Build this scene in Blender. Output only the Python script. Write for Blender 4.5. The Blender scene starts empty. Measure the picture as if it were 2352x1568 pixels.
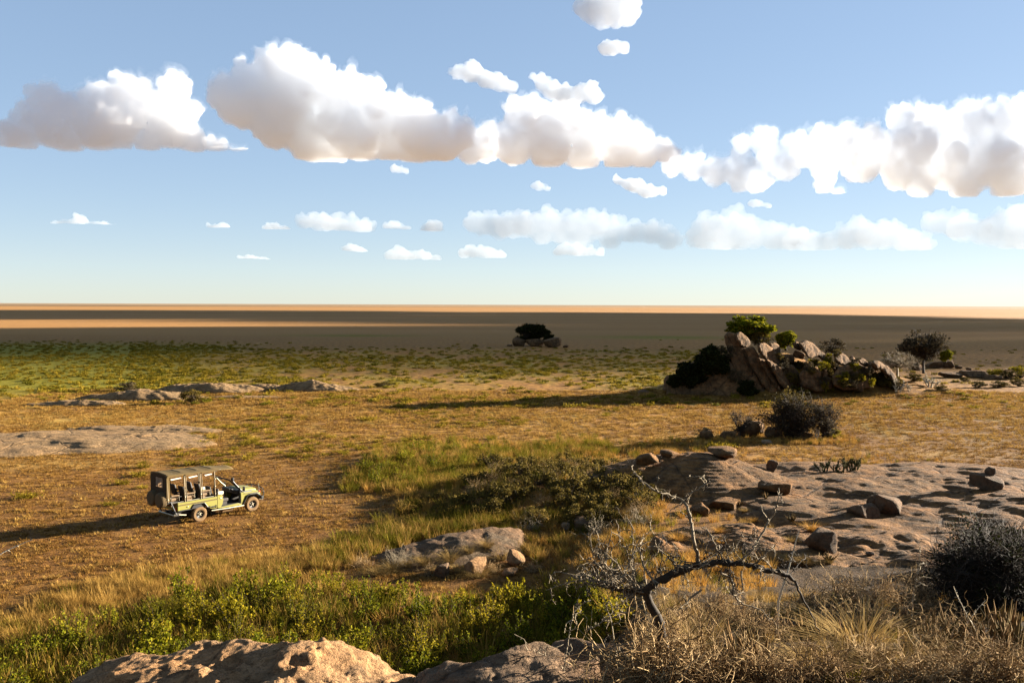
import bpy, bmesh, math, random
import numpy as np
from mathutils import Vector, Matrix, Euler

scene = bpy.context.scene
COL = scene.collection
R = math.radians

# ------------------------------------------------------------------ camera
W, H_PX, F = 1024.0, 682.0, 900.0        # frame and focal length in pixels
CAM = np.array([0.0, 0.0, 11.5])
PITCH, ROLL = math.atan(36.7 / F), R(0.195)
cam_data = bpy.data.cameras.new('camera')
cam_data.sensor_width = 36.0
cam_data.lens = 36.0 * F / W
cam_data.clip_start = 0.1
cam_data.clip_end = 200000.0
cam = bpy.data.objects.new('camera', cam_data)
COL.objects.link(cam)
cam.location = CAM
cam_rot = Matrix.Rotation(R(90) - PITCH, 4, 'X') @ Matrix.Rotation(ROLL, 4, 'Z')
cam.rotation_euler = cam_rot.to_euler()
scene.camera = cam
CR = np.array(cam_rot.to_3x3())

# ------------------------------------------------------------------ sky and sun
SUN_AZ, SUN_EL = R(22.5), R(11.5)        # azimuth measured from +X towards +Y
SUN_DIR = np.array([math.cos(SUN_AZ) * math.cos(SUN_EL), math.sin(SUN_AZ) * math.cos(SUN_EL), math.sin(SUN_EL)])
world = bpy.data.worlds.new('World')
scene.world = world
world.use_nodes = True
wn = world.node_tree.nodes
wn.clear()
w_out = wn.new('ShaderNodeOutputWorld')
w_bg = wn.new('ShaderNodeBackground')
w_sky = wn.new('ShaderNodeTexSky')
w_sky.sky_type = 'NISHITA'
w_sky.sun_disc = False
w_sky.sun_elevation = SUN_EL
w_sky.sun_rotation = R(90) - SUN_AZ
w_sky.altitude = 1500
w_sky.air_density = 0.85
w_sky.dust_density = 0.4
w_sky.ozone_density = 2.2
w_bg.inputs['Strength'].default_value = 0.067
w_gam = wn.new('ShaderNodeGamma')            # milder contrast between zenith and horizon
w_gam.inputs['Gamma'].default_value = 0.41
world.node_tree.links.new(w_sky.outputs[0], w_gam.inputs[0])
w_hsv = wn.new('ShaderNodeHueSaturation')
w_hsv.inputs['Saturation'].default_value = 1.34
w_hsv.inputs['Hue'].default_value = 0.507
world.node_tree.links.new(w_gam.outputs[0], w_hsv.inputs['Color'])
w_tint = wn.new('ShaderNodeMix'); w_tint.data_type = 'RGBA'; w_tint.blend_type = 'MULTIPLY'
w_tint.inputs[0].default_value = 1.0
w_tint.inputs[7].default_value = (0.98, 0.995, 1.03, 1)
world.node_tree.links.new(w_hsv.outputs[0], w_tint.inputs[6])
world.node_tree.links.new(w_tint.outputs[2], w_bg.inputs[0])
world.node_tree.links.new(w_bg.outputs[0], w_out.inputs[0])
world.cycles.sampling_method = 'MANUAL'
world.cycles.sample_map_resolution = 256

sun_data = bpy.data.lights.new('sun', 'SUN')
sun_data.energy = 5.0
sun_data.angle = R(0.5)
sun_data.color = (1.0, 0.92, 0.79)
sun = bpy.data.objects.new('sun', sun_data)
COL.objects.link(sun)
sun.location = (60, 25, 40)
sun.rotation_euler = Vector(SUN_DIR).to_track_quat('Z', 'Y').to_euler()

vs = scene.view_settings
vs.view_transform = 'Standard'
vs.look = 'None'
vs.exposure = 2.75
vs.gamma = 1.0
vs.use_curve_mapping = False

scene.render.engine = 'CYCLES'
cy = scene.cycles
cy.use_denoising = True
cy.denoiser = 'OPENIMAGEDENOISE'
cy.denoising_input_passes = 'RGB_ALBEDO_NORMAL'
cy.max_bounces = 18
cy.diffuse_bounces = 3
cy.glossy_bounces = 2
cy.transmission_bounces = 4
cy.volume_bounces = 16
cy.transparent_max_bounces = 16
cy.caustics_reflective = False
cy.caustics_refractive = False
scene.render.film_transparent = False

# ------------------------------------------------------------------ projection helpers
def ray(px, py):
    d = CR @ np.array([(px - W / 2) / F, (H_PX / 2 - py) / F, -1.0])
    return d / d[1]                       # unit step in forward distance
def at(px, py, dist):
    """World point seen at a pixel (1024 frame), at a forward distance in metres."""
    return CAM + ray(px, py) * dist
def ground_at(px, py, z=0.0):
    d = ray(px, py)
    return CAM + d * ((z - CAM[2]) / d[2])
def project(P):
    q = (np.asarray(P, float) - CAM) @ CR
    return np.stack([W / 2 + F * q[..., 0] / -q[..., 2], H_PX / 2 - F * q[..., 1] / -q[..., 2]], -1)
D2 = 1024.0 / 2352.0                      # overview pixels to frame pixels
def c2(x, y):                             # close-up of the big kopje
    return 632.1 + x * .1666, 303.4 + y * .1666
def c4(x, y):                             # close-up of the right foreground
    return (1900 + x / 1.7552) / 3.1641, (1380 + y / 1.7552) / 3.1641
def c5(x, y):                             # close-up of the middle foreground
    return (900 + x / 1.8092) / 3.1641, (1350 + y / 1.8092) / 3.1641

# ------------------------------------------------------------------ numpy noise
_prm = np.random.RandomState(7).permutation(512)
_grd = np.random.RandomState(11).normal(size=(512, 3))
_grd /= np.linalg.norm(_grd, axis=1)[:, None]
def perlin(P):
    P = np.asarray(P, float)
    i = np.floor(P).astype(np.int64); f = P - i
    u = f * f * f * (f * (f * 6 - 15) + 10)
    out = 0.0
    for a in (0, 1):
        for b in (0, 1):
            for c in (0, 1):
                h = _prm[(_prm[(_prm[(i[..., 0] + a) & 511] + i[..., 1] + b) & 511] + i[..., 2] + c) & 511]
                g = _grd[h]
                dot = g[..., 0] * (f[..., 0] - a) + g[..., 1] * (f[..., 1] - b) + g[..., 2] * (f[..., 2] - c)
                w = (u[..., 0] if a else 1 - u[..., 0]) * (u[..., 1] if b else 1 - u[..., 1]) * (u[..., 2] if c else 1 - u[..., 2])
                out = out + w * dot
    return out * 1.4
def fbm(P, octaves=4, lac=2.03, gain=.5):
    P = np.asarray(P, float); s = 0.0; a = 1.0
    for k in range(octaves):
        s = s + a * perlin(P + 17.3 * k); P = P * lac; a *= gain
    return s
def ridged(P, octaves=4):
    P = np.asarray(P, float); s = 0.0; a = 1.0
    for k in range(octaves):
        s = s + a * (1 - 2 * np.abs(perlin(P + 9.1 * k))); P = P * 2.1; a *= .5
    return s
def smooth(x, a, b):
    t = np.clip((np.asarray(x, float) - a) / (b - a), 0, 1)
    return t * t * (3 - 2 * t)
def xy(X, Y, s, z=0.0):
    X = np.asarray(X, float)
    return np.stack([X * s, np.asarray(Y, float) * s, np.zeros_like(X) + z], -1)

# ------------------------------------------------------------------ object helpers
def mesh_obj(name, verts, faces, mat, parent=None, smooth_shade=False, link=True):
    me = bpy.data.meshes.new(name)
    verts = np.asarray(verts, float)
    if isinstance(faces, np.ndarray):
        n, k = faces.shape
        me.vertices.add(len(verts)); me.vertices.foreach_set('co', verts.ravel())
        me.loops.add(n * k); me.loops.foreach_set('vertex_index', faces.ravel().astype(np.int32))
        me.polygons.add(n)
        me.polygons.foreach_set('loop_start', np.arange(0, n * k, k, dtype=np.int32))
        me.polygons.foreach_set('loop_total', np.full(n, k, dtype=np.int32))
        me.update(calc_edges=True)
    else:
        me.from_pydata([tuple(v) for v in verts], [], faces)
        me.update()
    if smooth_shade:
        me.polygons.foreach_set('use_smooth', np.ones(len(me.polygons), dtype=bool))
    if mat is not None:
        me.materials.append(mat)
    o = bpy.data.objects.new(name, me)
    if link:
        COL.objects.link(o)
    if parent is not None:
        o.parent = parent
    return o
def tag(o, label=None, cat=None, group=None, kind=None):
    if label: o['label'] = label
    if cat: o['category'] = cat
    if group: o['group'] = group
    if kind: o['kind'] = kind
    return o
def empty(name, loc=(0, 0, 0), rz=0.0):
    o = bpy.data.objects.new(name, None)
    COL.objects.link(o)
    o.location = loc; o.rotation_euler = (0, 0, rz); o.empty_display_size = .2
    return o
def copy_tree(o, parent=None, depth=0):
    c = o.copy(); COL.objects.link(c); c.parent = parent
    for ch in o.children:
        copy_tree(ch, c, depth + 1)
    return c
class MB:
    """Collects shapes into one mesh."""
    def __init__(s): s.v = []; s.f = []
    def add(s, v, f):
        n = len(s.v); s.v.extend([tuple(p) for p in v]); s.f.extend([tuple(i + n for i in q) for q in f]); return s
    def box(s, c, d, rot=None):
        hx, hy, hz = d[0] / 2, d[1] / 2, d[2] / 2
        p = [Vector((x, y, z)) for x in (-hx, hx) for y in (-hy, hy) for z in (-hz, hz)]
        if rot is not None:
            m = Euler(rot).to_matrix(); p = [m @ q for q in p]
        c = Vector(c); p = [q + c for q in p]
        return s.add(p, [(0, 1, 3, 2), (4, 6, 7, 5), (0, 4, 5, 1), (2, 3, 7, 6), (0, 2, 6, 4), (1, 5, 7, 3)])
    def tube(s, pts, rad, n=6, caps=True):
        v, f = tube_arrays(np.array([tuple(p) for p in pts], float), rad, n)
        f = [tuple(q) for q in f]
        if caps:
            m = len(v); f.append(tuple(range(n - 1, -1, -1))); f.append(tuple(range(m - n, m)))
        return s.add(v, f)
    def prism(s, poly, y0, y1, axis='y'):
        n = len(poly)
        if axis == 'y': v = [(a, y0, b) for a, b in poly] + [(a, y1, b) for a, b in poly]
        elif axis == 'x': v = [(y0, a, b) for a, b in poly] + [(y1, a, b) for a, b in poly]
        else: v = [(a, b, y0) for a, b in poly] + [(a, b, y1) for a, b in poly]
        f = [tuple(range(n)), tuple(range(2 * n - 1, n - 1, -1))] + [(i, i + n, (i + 1) % n + n, (i + 1) % n) for i in range(n)]
        return s.add(v, f)
    def lathe(s, prof, c, axis='y', n=24, caps=True):
        v = []; f = []
        for r, t in prof:
            for k in range(n):
                a = 2 * math.pi * k / n
                if axis == 'y': v.append((c[0] + r * math.cos(a), c[1] + t, c[2] + r * math.sin(a)))
                elif axis == 'x': v.append((c[0] + t, c[1] + r * math.cos(a), c[2] + r * math.sin(a)))
                else: v.append((c[0] + r * math.cos(a), c[1] + r * math.sin(a), c[2] + t))
        m = len(prof)
        for i in range(m - 1):
            for k in range(n):
                f.append((i * n + k, i * n + (k + 1) % n, (i + 1) * n + (k + 1) % n, (i + 1) * n + k))
        if caps: f.append(tuple(range(n - 1, -1, -1))); f.append(tuple((m - 1) * n + k for k in range(n)))
        return s.add(v, f)
    def build(s, name, mat, parent=None, bevel=0.0, shade=False):
        o = mesh_obj(name, np.array(s.v), s.f, mat, parent, shade)
        bm = bmesh.new(); bm.from_mesh(o.data); bmesh.ops.recalc_face_normals(bm, faces=bm.faces); bm.to_mesh(o.data); bm.free()
        if bevel:
            m = o.modifiers.new('bevel', 'BEVEL'); m.width = bevel; m.segments = 2; m.limit_method = 'ANGLE'; m.angle_limit = R(40)
        return o
def cross(a, b):
    return np.stack([a[:, 1] * b[:, 2] - a[:, 2] * b[:, 1], a[:, 2] * b[:, 0] - a[:, 0] * b[:, 2], a[:, 0] * b[:, 1] - a[:, 1] * b[:, 0]], 1)
def tube_arrays(pts, rad, n=5):
    pts = np.asarray(pts, float); m = len(pts)
    rad = np.full(m, rad, float) if np.isscalar(rad) else np.asarray(rad, float)
    t = np.empty_like(pts); t[1:-1] = pts[2:] - pts[:-2]; t[0] = pts[1] - pts[0]; t[-1] = pts[-1] - pts[-2]
    t /= np.sqrt((t * t).sum(1))[:, None] + 1e-9
    ref = np.where(np.abs(t[:, 2:3]) > .9, np.array([[1.0, 0, 0]]), np.array([[0, 0, 1.0]]))
    if len(set((np.abs(t[:, 2]) > .9).tolist())) > 1: ref = np.tile(np.array([[.31, .53, .79]]), (m, 1))
    a = cross(t, ref); a /= np.sqrt((a * a).sum(1))[:, None] + 1e-9
    b = cross(t, a)
    ang = np.arange(n) * 2 * np.pi / n
    v = pts[:, None] + rad[:, None, None] * (np.cos(ang)[None, :, None] * a[:, None] + np.sin(ang)[None, :, None] * b[:, None])
    i = np.arange(m - 1)[:, None] * n; k = np.arange(n)[None]
    f = np.stack([i + k, i + (k + 1) % n, i + n + (k + 1) % n, i + n + k], -1).reshape(-1, 4)
    return v.reshape(-1, 3), f
class QB:
    """Collects quad arrays fast."""
    def __init__(s): s.v = []; s.f = []; s.n = 0
    def add(s, v, f):
        if len(v) == 0: return
        s.v.append(np.asarray(v, float)); s.f.append(np.asarray(f, np.int64) + s.n); s.n += len(v)
    def tube(s, pts, rad, n=3): s.add(*tube_arrays(pts, rad, n))
    def quads(s, V):                      # V: (n,4,3)
        n = len(V); s.add(V.reshape(-1, 3), np.arange(n * 4).reshape(n, 4))
    def arrays(s): return np.concatenate(s.v), np.concatenate(s.f)
    def build(s, name, mat, parent=None, shade=False, link=True):
        v, f = s.arrays(); return mesh_obj(name, v, f, mat, parent, shade, link)

# ------------------------------------------------------------------ materials
ALBEDO = .60                               # natural colours are dark; the exposure is set for them
class NT:
    def __init__(s, name):
        s.m = bpy.data.materials.new(name); s.m.use_nodes = True
        s.t = s.m.node_tree; s.n = s.t.nodes; s.n.clear()
        s.out = s.n.new('ShaderNodeOutputMaterial')
    def node(s, typ, **kw):
        o = s.n.new(typ)
        for k, v in kw.items(): setattr(o, k, v)
        return o
    def set(s, sock, v):
        if isinstance(v, bpy.types.NodeSocket): s.t.links.new(v, sock)
        else: sock.default_value = (*v, 1) if isinstance(v, tuple) and len(v) == 3 and len(getattr(sock, 'default_value', (0,) * 3)) == 4 else v
    def coord(s, kind='Object'):
        return s.node('ShaderNodeTexCoord').outputs[kind]
    def pos(s): return s.node('ShaderNodeNewGeometry').outputs['Position']
    def scale(s, vec, sc):
        m = s.node('ShaderNodeMapping'); s.set(m.inputs['Vector'], vec); m.inputs['Scale'].default_value = sc; return m.outputs[0]
    def noise(s, vec, sc, detail=4, rough=.55, dist=0.0):
        o = s.node('ShaderNodeTexNoise'); s.set(o.inputs['Vector'], vec)
        o.inputs['Scale'].default_value = sc; o.inputs['Detail'].default_value = detail; o.inputs['Roughness'].default_value = rough; o.inputs['Distortion'].default_value = dist
        return o.outputs[0]
    def voronoi(s, vec, sc, feature='F1'):
        o = s.node('ShaderNodeTexVoronoi', feature=feature); s.set(o.inputs['Vector'], vec); o.inputs['Scale'].default_value = sc
        return o.outputs['Distance']
    def ramp(s, fac, *stops):
        o = s.node('ShaderNodeValToRGB'); s.set(o.inputs[0], fac)
        el = o.color_ramp.elements
        while len(el) < len(stops): el.new(.5)
        for e, (p, c) in zip(el, stops):
            e.position = p; e.color = (*c, 1) if isinstance(c, tuple) else (c, c, c, 1)
        return o.outputs[0]
    def mix(s, fac, a, b, mode='MIX'):
        o = s.node('ShaderNodeMix', data_type='RGBA', blend_type=mode)
        s.set(o.inputs[0], fac); s.set(o.inputs[6], a); s.set(o.inputs[7], b); return o.outputs[2]
    def math(s, op, a, b=0.0):
        o = s.node('ShaderNodeMath', operation=op); s.set(o.inputs[0], a); s.set(o.inputs[1], b); return o.outputs[0]
    def bump(s, h, strength=.5, dist=.05, normal=None):
        o = s.node('ShaderNodeBump'); s.set(o.inputs['Height'], h); o.inputs['Strength'].default_value = strength; o.inputs['Distance'].default_value = dist
        if normal is not None: s.set(o.inputs['Normal'], normal)
        return o.outputs[0]
    def attr(s, name, out='Fac'):
        return s.node('ShaderNodeAttribute', attribute_name=name).outputs[out]
    def rand(s): return s.node('ShaderNodeObjectInfo').outputs['Random']
    def island(s): return s.node('ShaderNodeNewGeometry').outputs['Random Per Island']
    def bsdf(s, color, rough=.8, normal=None, spec=.3, metal=0.0, **kw):
        b = s.node('ShaderNodeBsdfPrincipled')
        s.set(b.inputs['Base Color'], s.mix(1.0, color, (ALBEDO, ALBEDO * .935, ALBEDO * .76), 'MULTIPLY')); s.set(b.inputs['Roughness'], rough)
        b.inputs['Specular IOR Level'].default_value = spec; b.inputs['Metallic'].default_value = metal
        if normal is not None: s.set(b.inputs['Normal'], normal)
        for k, v in kw.items(): s.set(b.inputs[k.replace('_', ' ')], v)
        s.t.links.new(b.outputs[0], s.out.inputs[0]); return b
    def leaf(s, color, trans=.35, rough=.8):
        """Diffuse leaf that lets part of the light through."""
        color = s.mix(1.0, color, (ALBEDO, ALBEDO * .935, ALBEDO * .76), 'MULTIPLY')
        d = s.node('ShaderNodeBsdfPrincipled'); s.set(d.inputs['Base Color'], color); d.inputs['Roughness'].default_value = rough; d.inputs['Specular IOR Level'].default_value = .03
        t = s.node('ShaderNodeBsdfTranslucent'); s.set(t.inputs[0], color)
        m = s.node('ShaderNodeMixShader'); m.inputs[0].default_value = trans
        s.t.links.new(d.outputs[0], m.inputs[1]); s.t.links.new(t.outputs[0], m.inputs[2]); s.t.links.new(m.outputs[0], s.out.inputs[0])

# ------------------------------------------------------------------ terrain
_zr = ([-45, -25, -5, 0, 3, 6, 9, 12, 16, 20, 25, 30, 36, 42, 50, 60, 68], [0, 4, 9.3, 9.8, 9.5, 8.5, 7.3, 6.25, 5.5, 4.7, 3.4, 2.1, 1.3, .9, .6, .2, 0])
_zl = ([-45, -25, -5, 0, 3, 6, 9, 12, 15, 19, 22], [0, 3, 9.0, 9.8, 9.0, 7.3, 5.9, 4.4, 2.6, .5, 0])
_x0 = ([0, 10, 15, 22, 30, 36, 45, 60, 70], [-2, -.5, .6, 1.6, 3.2, 2.2, 5, 7, 9])
KOPJE = at(*c2(880, 400), 117.0)
def kopje_hump(X, Y):
    u = (X - KOPJE[0]); v = (Y - 120.0)
    a = np.exp(-(u / 7.0) ** 2 - (v / 5.5) ** 2) * 5.0
    b = np.exp(-((u - 11) / 9.0) ** 2 - (v / 5.0) ** 2) * 3.2
    c = np.exp(-((u + 8) / 6.0) ** 2 - (v / 5.0) ** 2) * 2.8
    return np.maximum(np.maximum(a, b), c) + .35 * np.minimum(a, b)
def height(X, Y):
    X = np.asarray(X, float); Y = np.asarray(Y, float)
    w = smooth(X - np.interp(Y, *_x0) + .5 * perlin(xy(X, Y, .3)), -1.6, 1.8)
    zr = np.interp(Y, *_zr) * (1 - .75 * smooth(X, 22, 60))
    zl = np.interp(Y, *_zl) * (1 - smooth(-X, 10, 32))
    hill = zl * (1 - w) + zr * w
    near = smooth(hill, .1, 1.5)
    z = hill + near * (.28 * fbm(xy(X, Y, .35), 4))
    z = z + .05 * fbm(xy(X, Y, .12), 3) * smooth(Y, 20, 40) * (1 - smooth(Y, 200, 600))
    z = z + 1.1 * np.exp(-((X - 1.5) / 5.0) ** 2 - ((Y - 53) / 5.0) ** 2)          # bushy hummock
    z = z + .35 * np.exp(-((X + 9) / 5.0) ** 2 - ((Y - 66) / 5.0) ** 2)
    z = z + kopje_hump(X, Y) * (1 + .25 * perlin(xy(X, Y, .35)))
    z = z + smooth(Y, 1500, 9000) * 3.0 * perlin(xy(X, Y, .0004))
    return z
def hz(x, y): return float(height(np.array([x]), np.array([y]))[0])

ang_front = np.linspace(R(90 + 37), R(90 - 37), 360)
ang_back = np.linspace(R(90 - 37), R(90 - 323), 70)[1:-1]
ang = np.concatenate([ang_front, ang_back])
rad = [2.0]
while rad[-1] < 150: rad.append(rad[-1] * 1.0125 + .01)
while rad[-1] < 70000: rad.append(rad[-1] * 1.035)
rad = np.array(rad)
RR, AA = np.meshgrid(rad, ang, indexing='ij')
GX, GY = RR * np.cos(AA), RR * np.sin(AA)
GZ = height(GX, GY)
nr, na = RR.shape
idx = np.arange(nr * na).reshape(nr, na)
gf = np.stack([idx[:-1], idx[1:], np.roll(idx, -1, 1)[1:], np.roll(idx, -1, 1)[:-1]], -1).reshape(-1, 4)
gv = np.stack([GX, GY, GZ], -1).reshape(-1, 3)
gv = np.concatenate([gv, [[0, 0, 9.8]]])
cap = np.stack([np.roll(idx[0], -1)[::2], idx[0][::2], np.roll(idx[0], 1)[::2], np.full(len(idx[0][::2]), len(gv) - 1)], -1)

def green_mask(X, Y):
    px = 512 + 900 * X / np.maximum(Y, 1)
    n = fbm(xy(X, Y * .6, .06), 4); n2 = fbm(xy(X, Y * .5, .25), 3)
    g = smooth(Y, 95, 125) * (1 - smooth(Y, 225, 285)) * (1 - smooth(px + 50 * n, 110, 320)) * 1.0
    m = smooth(Y + 8 * n, 112, 138) * (1 - smooth(Y + 12 * n, 205, 250)) * smooth(px, 150, 260) * (1 - smooth(px, 690, 760)) * np.clip(.5 + .9 * n + .8 * n2, 0, 1) * .75
    p = np.exp(-((X + 58) / 22) ** 2 - ((Y - 330) / 9) ** 2) + np.exp(-((X - 54) / 24) ** 2 - ((Y - 322) / 15) ** 2)
    k = smooth(Y, 60, 90) * (1 - smooth(Y, 105, 125)) * np.clip(n2 + .1, 0, 1) * .5
    return np.clip(np.maximum(np.maximum(g, m), np.maximum(p, k)), 0, 1)
M_g = NT('savanna_ground')
p = M_g.pos()
n1 = M_g.noise(p, .06, 5); n2 = M_g.noise(p, .9, 5, .65); n3 = M_g.noise(p, 7.0, 5, .7); n4 = M_g.noise(M_g.scale(p, (.0009, .005, 0)), 1, 5, .6)
straw = M_g.ramp(n2, (.30, (.27, .135, .032)), (.50, (.42, .225, .055)), (.70, (.54, .315, .088)))
earth = M_g.ramp(n3, (.35, (.080, .038, .012)), (.52, (.200, .098, .028)), (.70, (.34, .180, .055)))
c = M_g.mix(M_g.ramp(n2, (.42, 0.0), (.58, 1.0)), earth, straw)
c = M_g.mix(M_g.attr('burnt'), c, M_g.mix(.75, c, earth))
c = M_g.mix(M_g.ramp(n1, (.35, 0.0), (.65, .5)), c, M_g.mix(1.0, c, (1.15, .95, .75), 'MULTIPLY'))
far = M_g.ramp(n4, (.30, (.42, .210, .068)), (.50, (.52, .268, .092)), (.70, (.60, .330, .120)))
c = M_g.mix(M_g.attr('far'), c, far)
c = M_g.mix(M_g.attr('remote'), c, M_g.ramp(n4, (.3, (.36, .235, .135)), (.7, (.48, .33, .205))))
grn = M_g.ramp(n2, (.30, (.19, .175, .012)), (.60, (.33, .275, .018)), (.8, (.44, .330, .030)))
c = M_g.mix(M_g.attr('pale'), c, M_g.ramp(n2, (.3, (.46, .265, .065)), (.7, (.64, .400, .120))))
c = M_g.mix(M_g.attr('green'), c, grn)
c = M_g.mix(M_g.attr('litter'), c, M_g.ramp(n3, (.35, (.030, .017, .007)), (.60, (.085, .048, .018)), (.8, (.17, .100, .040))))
M_g.bsdf(c, .95, M_g.bump(M_g.math('ADD', n3, M_g.math('MULTIPLY', n2, 1.5)), .9, .10), spec=.1)
ground = mesh_obj('ground', gv, np.concatenate([gf, cap]), M_g.m, None, True)
tag(ground, kind='structure')
_px = 512 + 900 * GX / np.maximum(GY, 1)
att = {
    'green': green_mask(GX, GY),
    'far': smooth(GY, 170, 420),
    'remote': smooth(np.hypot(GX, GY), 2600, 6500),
    'burnt': np.clip(smooth(GY, 28, 36) * (1 - smooth(GY + 6 * fbm(xy(GX, GY, .08), 3), 55, 72)) + .8 * smooth(GX, 18, 30) * (1 - smooth(GY, 105, 140)), 0, 1) * (GY > 0),
    'pale': np.clip(sum(w_ * np.exp(-((GX - ground_at(x_ * D2, y_ * D2)[0]) / rx_) ** 2 - ((GY - ground_at(x_ * D2, y_ * D2)[1]) / ry_) ** 2) for x_, y_, rx_, ry_, w_ in ((600, 908, 11, 3.5, 1.0), (250, 955, 9, 3.0, .9), (60, 965, 12, 3, .8), (430, 1000, 9, 3, .6), (60, 1065, 12, 2, .8), (820, 905, 8, 3, .5), (1180, 1045, 4, 4, .7), (1290, 1035, 6, 3, .7), (1000, 1080, 4, 4, .4), (2150, 1040, 5, 2, .5))) * (.75 + .5 * fbm(xy(GX, GY, .4), 3)), 0, 1),
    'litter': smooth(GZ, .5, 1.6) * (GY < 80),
}
for k, a in att.items():
    at_ = ground.data.attributes.new(k, 'FLOAT', 'POINT')
    at_.data.foreach_set('value', np.concatenate([np.asarray(a, float).ravel(), [0.0]]).astype(np.float32))

# ------------------------------------------------------------------ clouds
def cloud_material(name, density, color=(.952, .966, .985)):
    m = NT(name)
    v = m.node('ShaderNodeVolumeScatter'); v.inputs['Color'].default_value = (*color, 1)
    v.inputs['Density'].default_value = density; v.inputs['Anisotropy'].default_value = .0
    ab = m.node('ShaderNodeVolumeAbsorption'); ab.inputs['Color'].default_value = (*color, 1); ab.inputs['Density'].default_value = density
    ad = m.node('ShaderNodeAddShader'); m.t.links.new(v.outputs[0], ad.inputs[0]); m.t.links.new(ab.outputs[0], ad.inputs[1])
    m.t.links.new(ad.outputs[0], m.out.inputs['Volume'])
    m.m.cycles.homogeneous_volume = True
    return m.m
_ico = {}
def ico(sub):
    if sub not in _ico:
        bm = bmesh.new(); bmesh.ops.create_icosphere(bm, subdivisions=sub, radius=1.0)
        _ico[sub] = (np.array([v.co for v in bm.verts]), np.array([[v.index for v in f.verts] for f in bm.faces])); bm.free()
    return _ico[sub]
def cloud(label, dist, blobs, base_y=None, density=.02, flat=1.0, seed=1, lumps=9, voxel=3.3, group='cumulus clouds over the plain', albedo=(.962, .974, .988)):
    """Cumulus body from overview-pixel blobs (x, y, r) set at one distance."""
    rs = np.random.RandomState(seed)
    k = dist / F * D2                                    # metres per overview pixel
    sp = []
    if len(blobs) <= 9 or flat < 1:                      # close the gaps between neighbouring puffs
        ex_ = [((a_[0] + b_[0]) / 2, (a_[1] + b_[1]) / 2, (a_[2] + b_[2]) / 2 * .95) for a_, b_ in zip(blobs, blobs[1:]) if abs(a_[0] - b_[0]) < 2.6 * max(a_[2], b_[2])]
        blobs = list(blobs) + ex_
        big = False
    else: big = True
    for (x, y, r) in blobs:
        c = at(x * D2, y * D2, dist); c[1] += rs.uniform(-.5, .5) * r * k
        sp.append((c, r * k))
        for j in range(lumps):
            d = rs.normal(size=3); d[2] = abs(d[2]) * .9 - .15; d[1] = -abs(d[1]) * .6; d /= np.linalg.norm(d)
            q = rs.uniform(.28, .5)
            sp.append((c + d * r * k * rs.uniform(.65, .92), r * k * q))
            if lumps > 5:
                for jj in range(2):
                    e = d + rs.normal(size=3) * .6; e /= np.linalg.norm(e)
                    sp.append((c + d * r * k * .8 + e * r * k * q * .9, r * k * q * .45))
    V, Fc = ico(2)
    vs_ = []; fs = []
    for i, (c, r) in enumerate(sp):
        vs_.append(V * r * np.array([1, 1, flat]) + c); fs.append(Fc + i * len(V))
    vv = np.concatenate(vs_); ff = np.concatenate(fs)
    cen = vv.mean(0)
    o = mesh_obj('cloud', vv - cen, ff, None)
    m = o.modifiers.new('remesh', 'REMESH'); m.mode = 'VOXEL'; m.voxel_size = voxel * k
    dg = bpy.context.evaluated_depsgraph_get()
    me = bpy.data.meshes.new_from_object(o.evaluated_get(dg))
    o.modifiers.clear(); old = o.data; o.data = me; bpy.data.meshes.remove(old)
    n = len(me.vertices); co = np.empty(n * 3); me.vertices.foreach_get('co', co); co = co.reshape(-1, 3)
    nn = np.empty(n * 3); me.vertices.foreach_get('normal', nn); nn = nn.reshape(-1, 3)
    s = 1.0 / (28 * k)
    co = co + nn * (k * 7.0 * fbm(co * s + seed, 4, gain=.55))[:, None]
    if base_y is not None:                               # flat condensation level
        zb = at(1176 * D2, (base_y - 5) * D2, dist)[2] - cen[2] + 3 * k * fbm(co / (90 * k) + seed, 2)
        low = co[:, 2] < zb
        co[low, 2] = zb[low] + (co[low, 2] - zb[low]) * .10
    me.vertices.foreach_set('co', co.ravel()); me.update()
    me.polygons.foreach_set('use_smooth', np.ones(len(me.polygons), dtype=bool))
    sm_ = max(b_[2] for b_ in blobs) * k
    me.materials.append(cloud_material('cloud_vapour', density * .10, albedo) if big else cloud_material('cloud_vapour', (.48 if dist > 7000 else .85) / sm_, (.53, .56, .60) if dist > 7000 else (.62, .65, .69)))  # small clouds coloured darker, the far ones most, to stand in for haze
    o.location = cen
    tag(o, label, 'cloud', group)
    if big:                                              # thin torn veil, looser body, dense heart
        me.vertices.foreach_set('co', co.ravel()); me.update()
        w_ = np.clip(.6 + fbm(co / (60 * k) + 3 * seed, 2), .15, 1.3)
        fine = fbm(co / (15 * k) + 5 + seed, 4, gain=.62)
        up = np.clip(.35 + .65 * nn[:, 2], .25, 1)
        for nm, amp, base, dn in (('loose_body', 11, 3.0, .34), ('dense_core', 0, 0, 1.25)):
            c_ = bpy.data.objects.new(nm, me.copy()); COL.objects.link(c_); c_.parent = o
            c_.data.materials.clear(); c_.data.materials.append(cloud_material('cloud_' + nm, density * dn, albedo))
            if amp:
                out = co + nn * (k * np.clip(base + amp * fine * w_, .6, 14) * up)[:, None]
                c_.data.vertices.foreach_set('co', out.ravel()); c_.data.update()
        out = co + nn * (k * np.clip(8 + 26 * fine * w_, 1.0, 30) * up)[:, None]
        me.vertices.foreach_set('co', out.ravel()); me.update()
    return o
B = .0105
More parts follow.
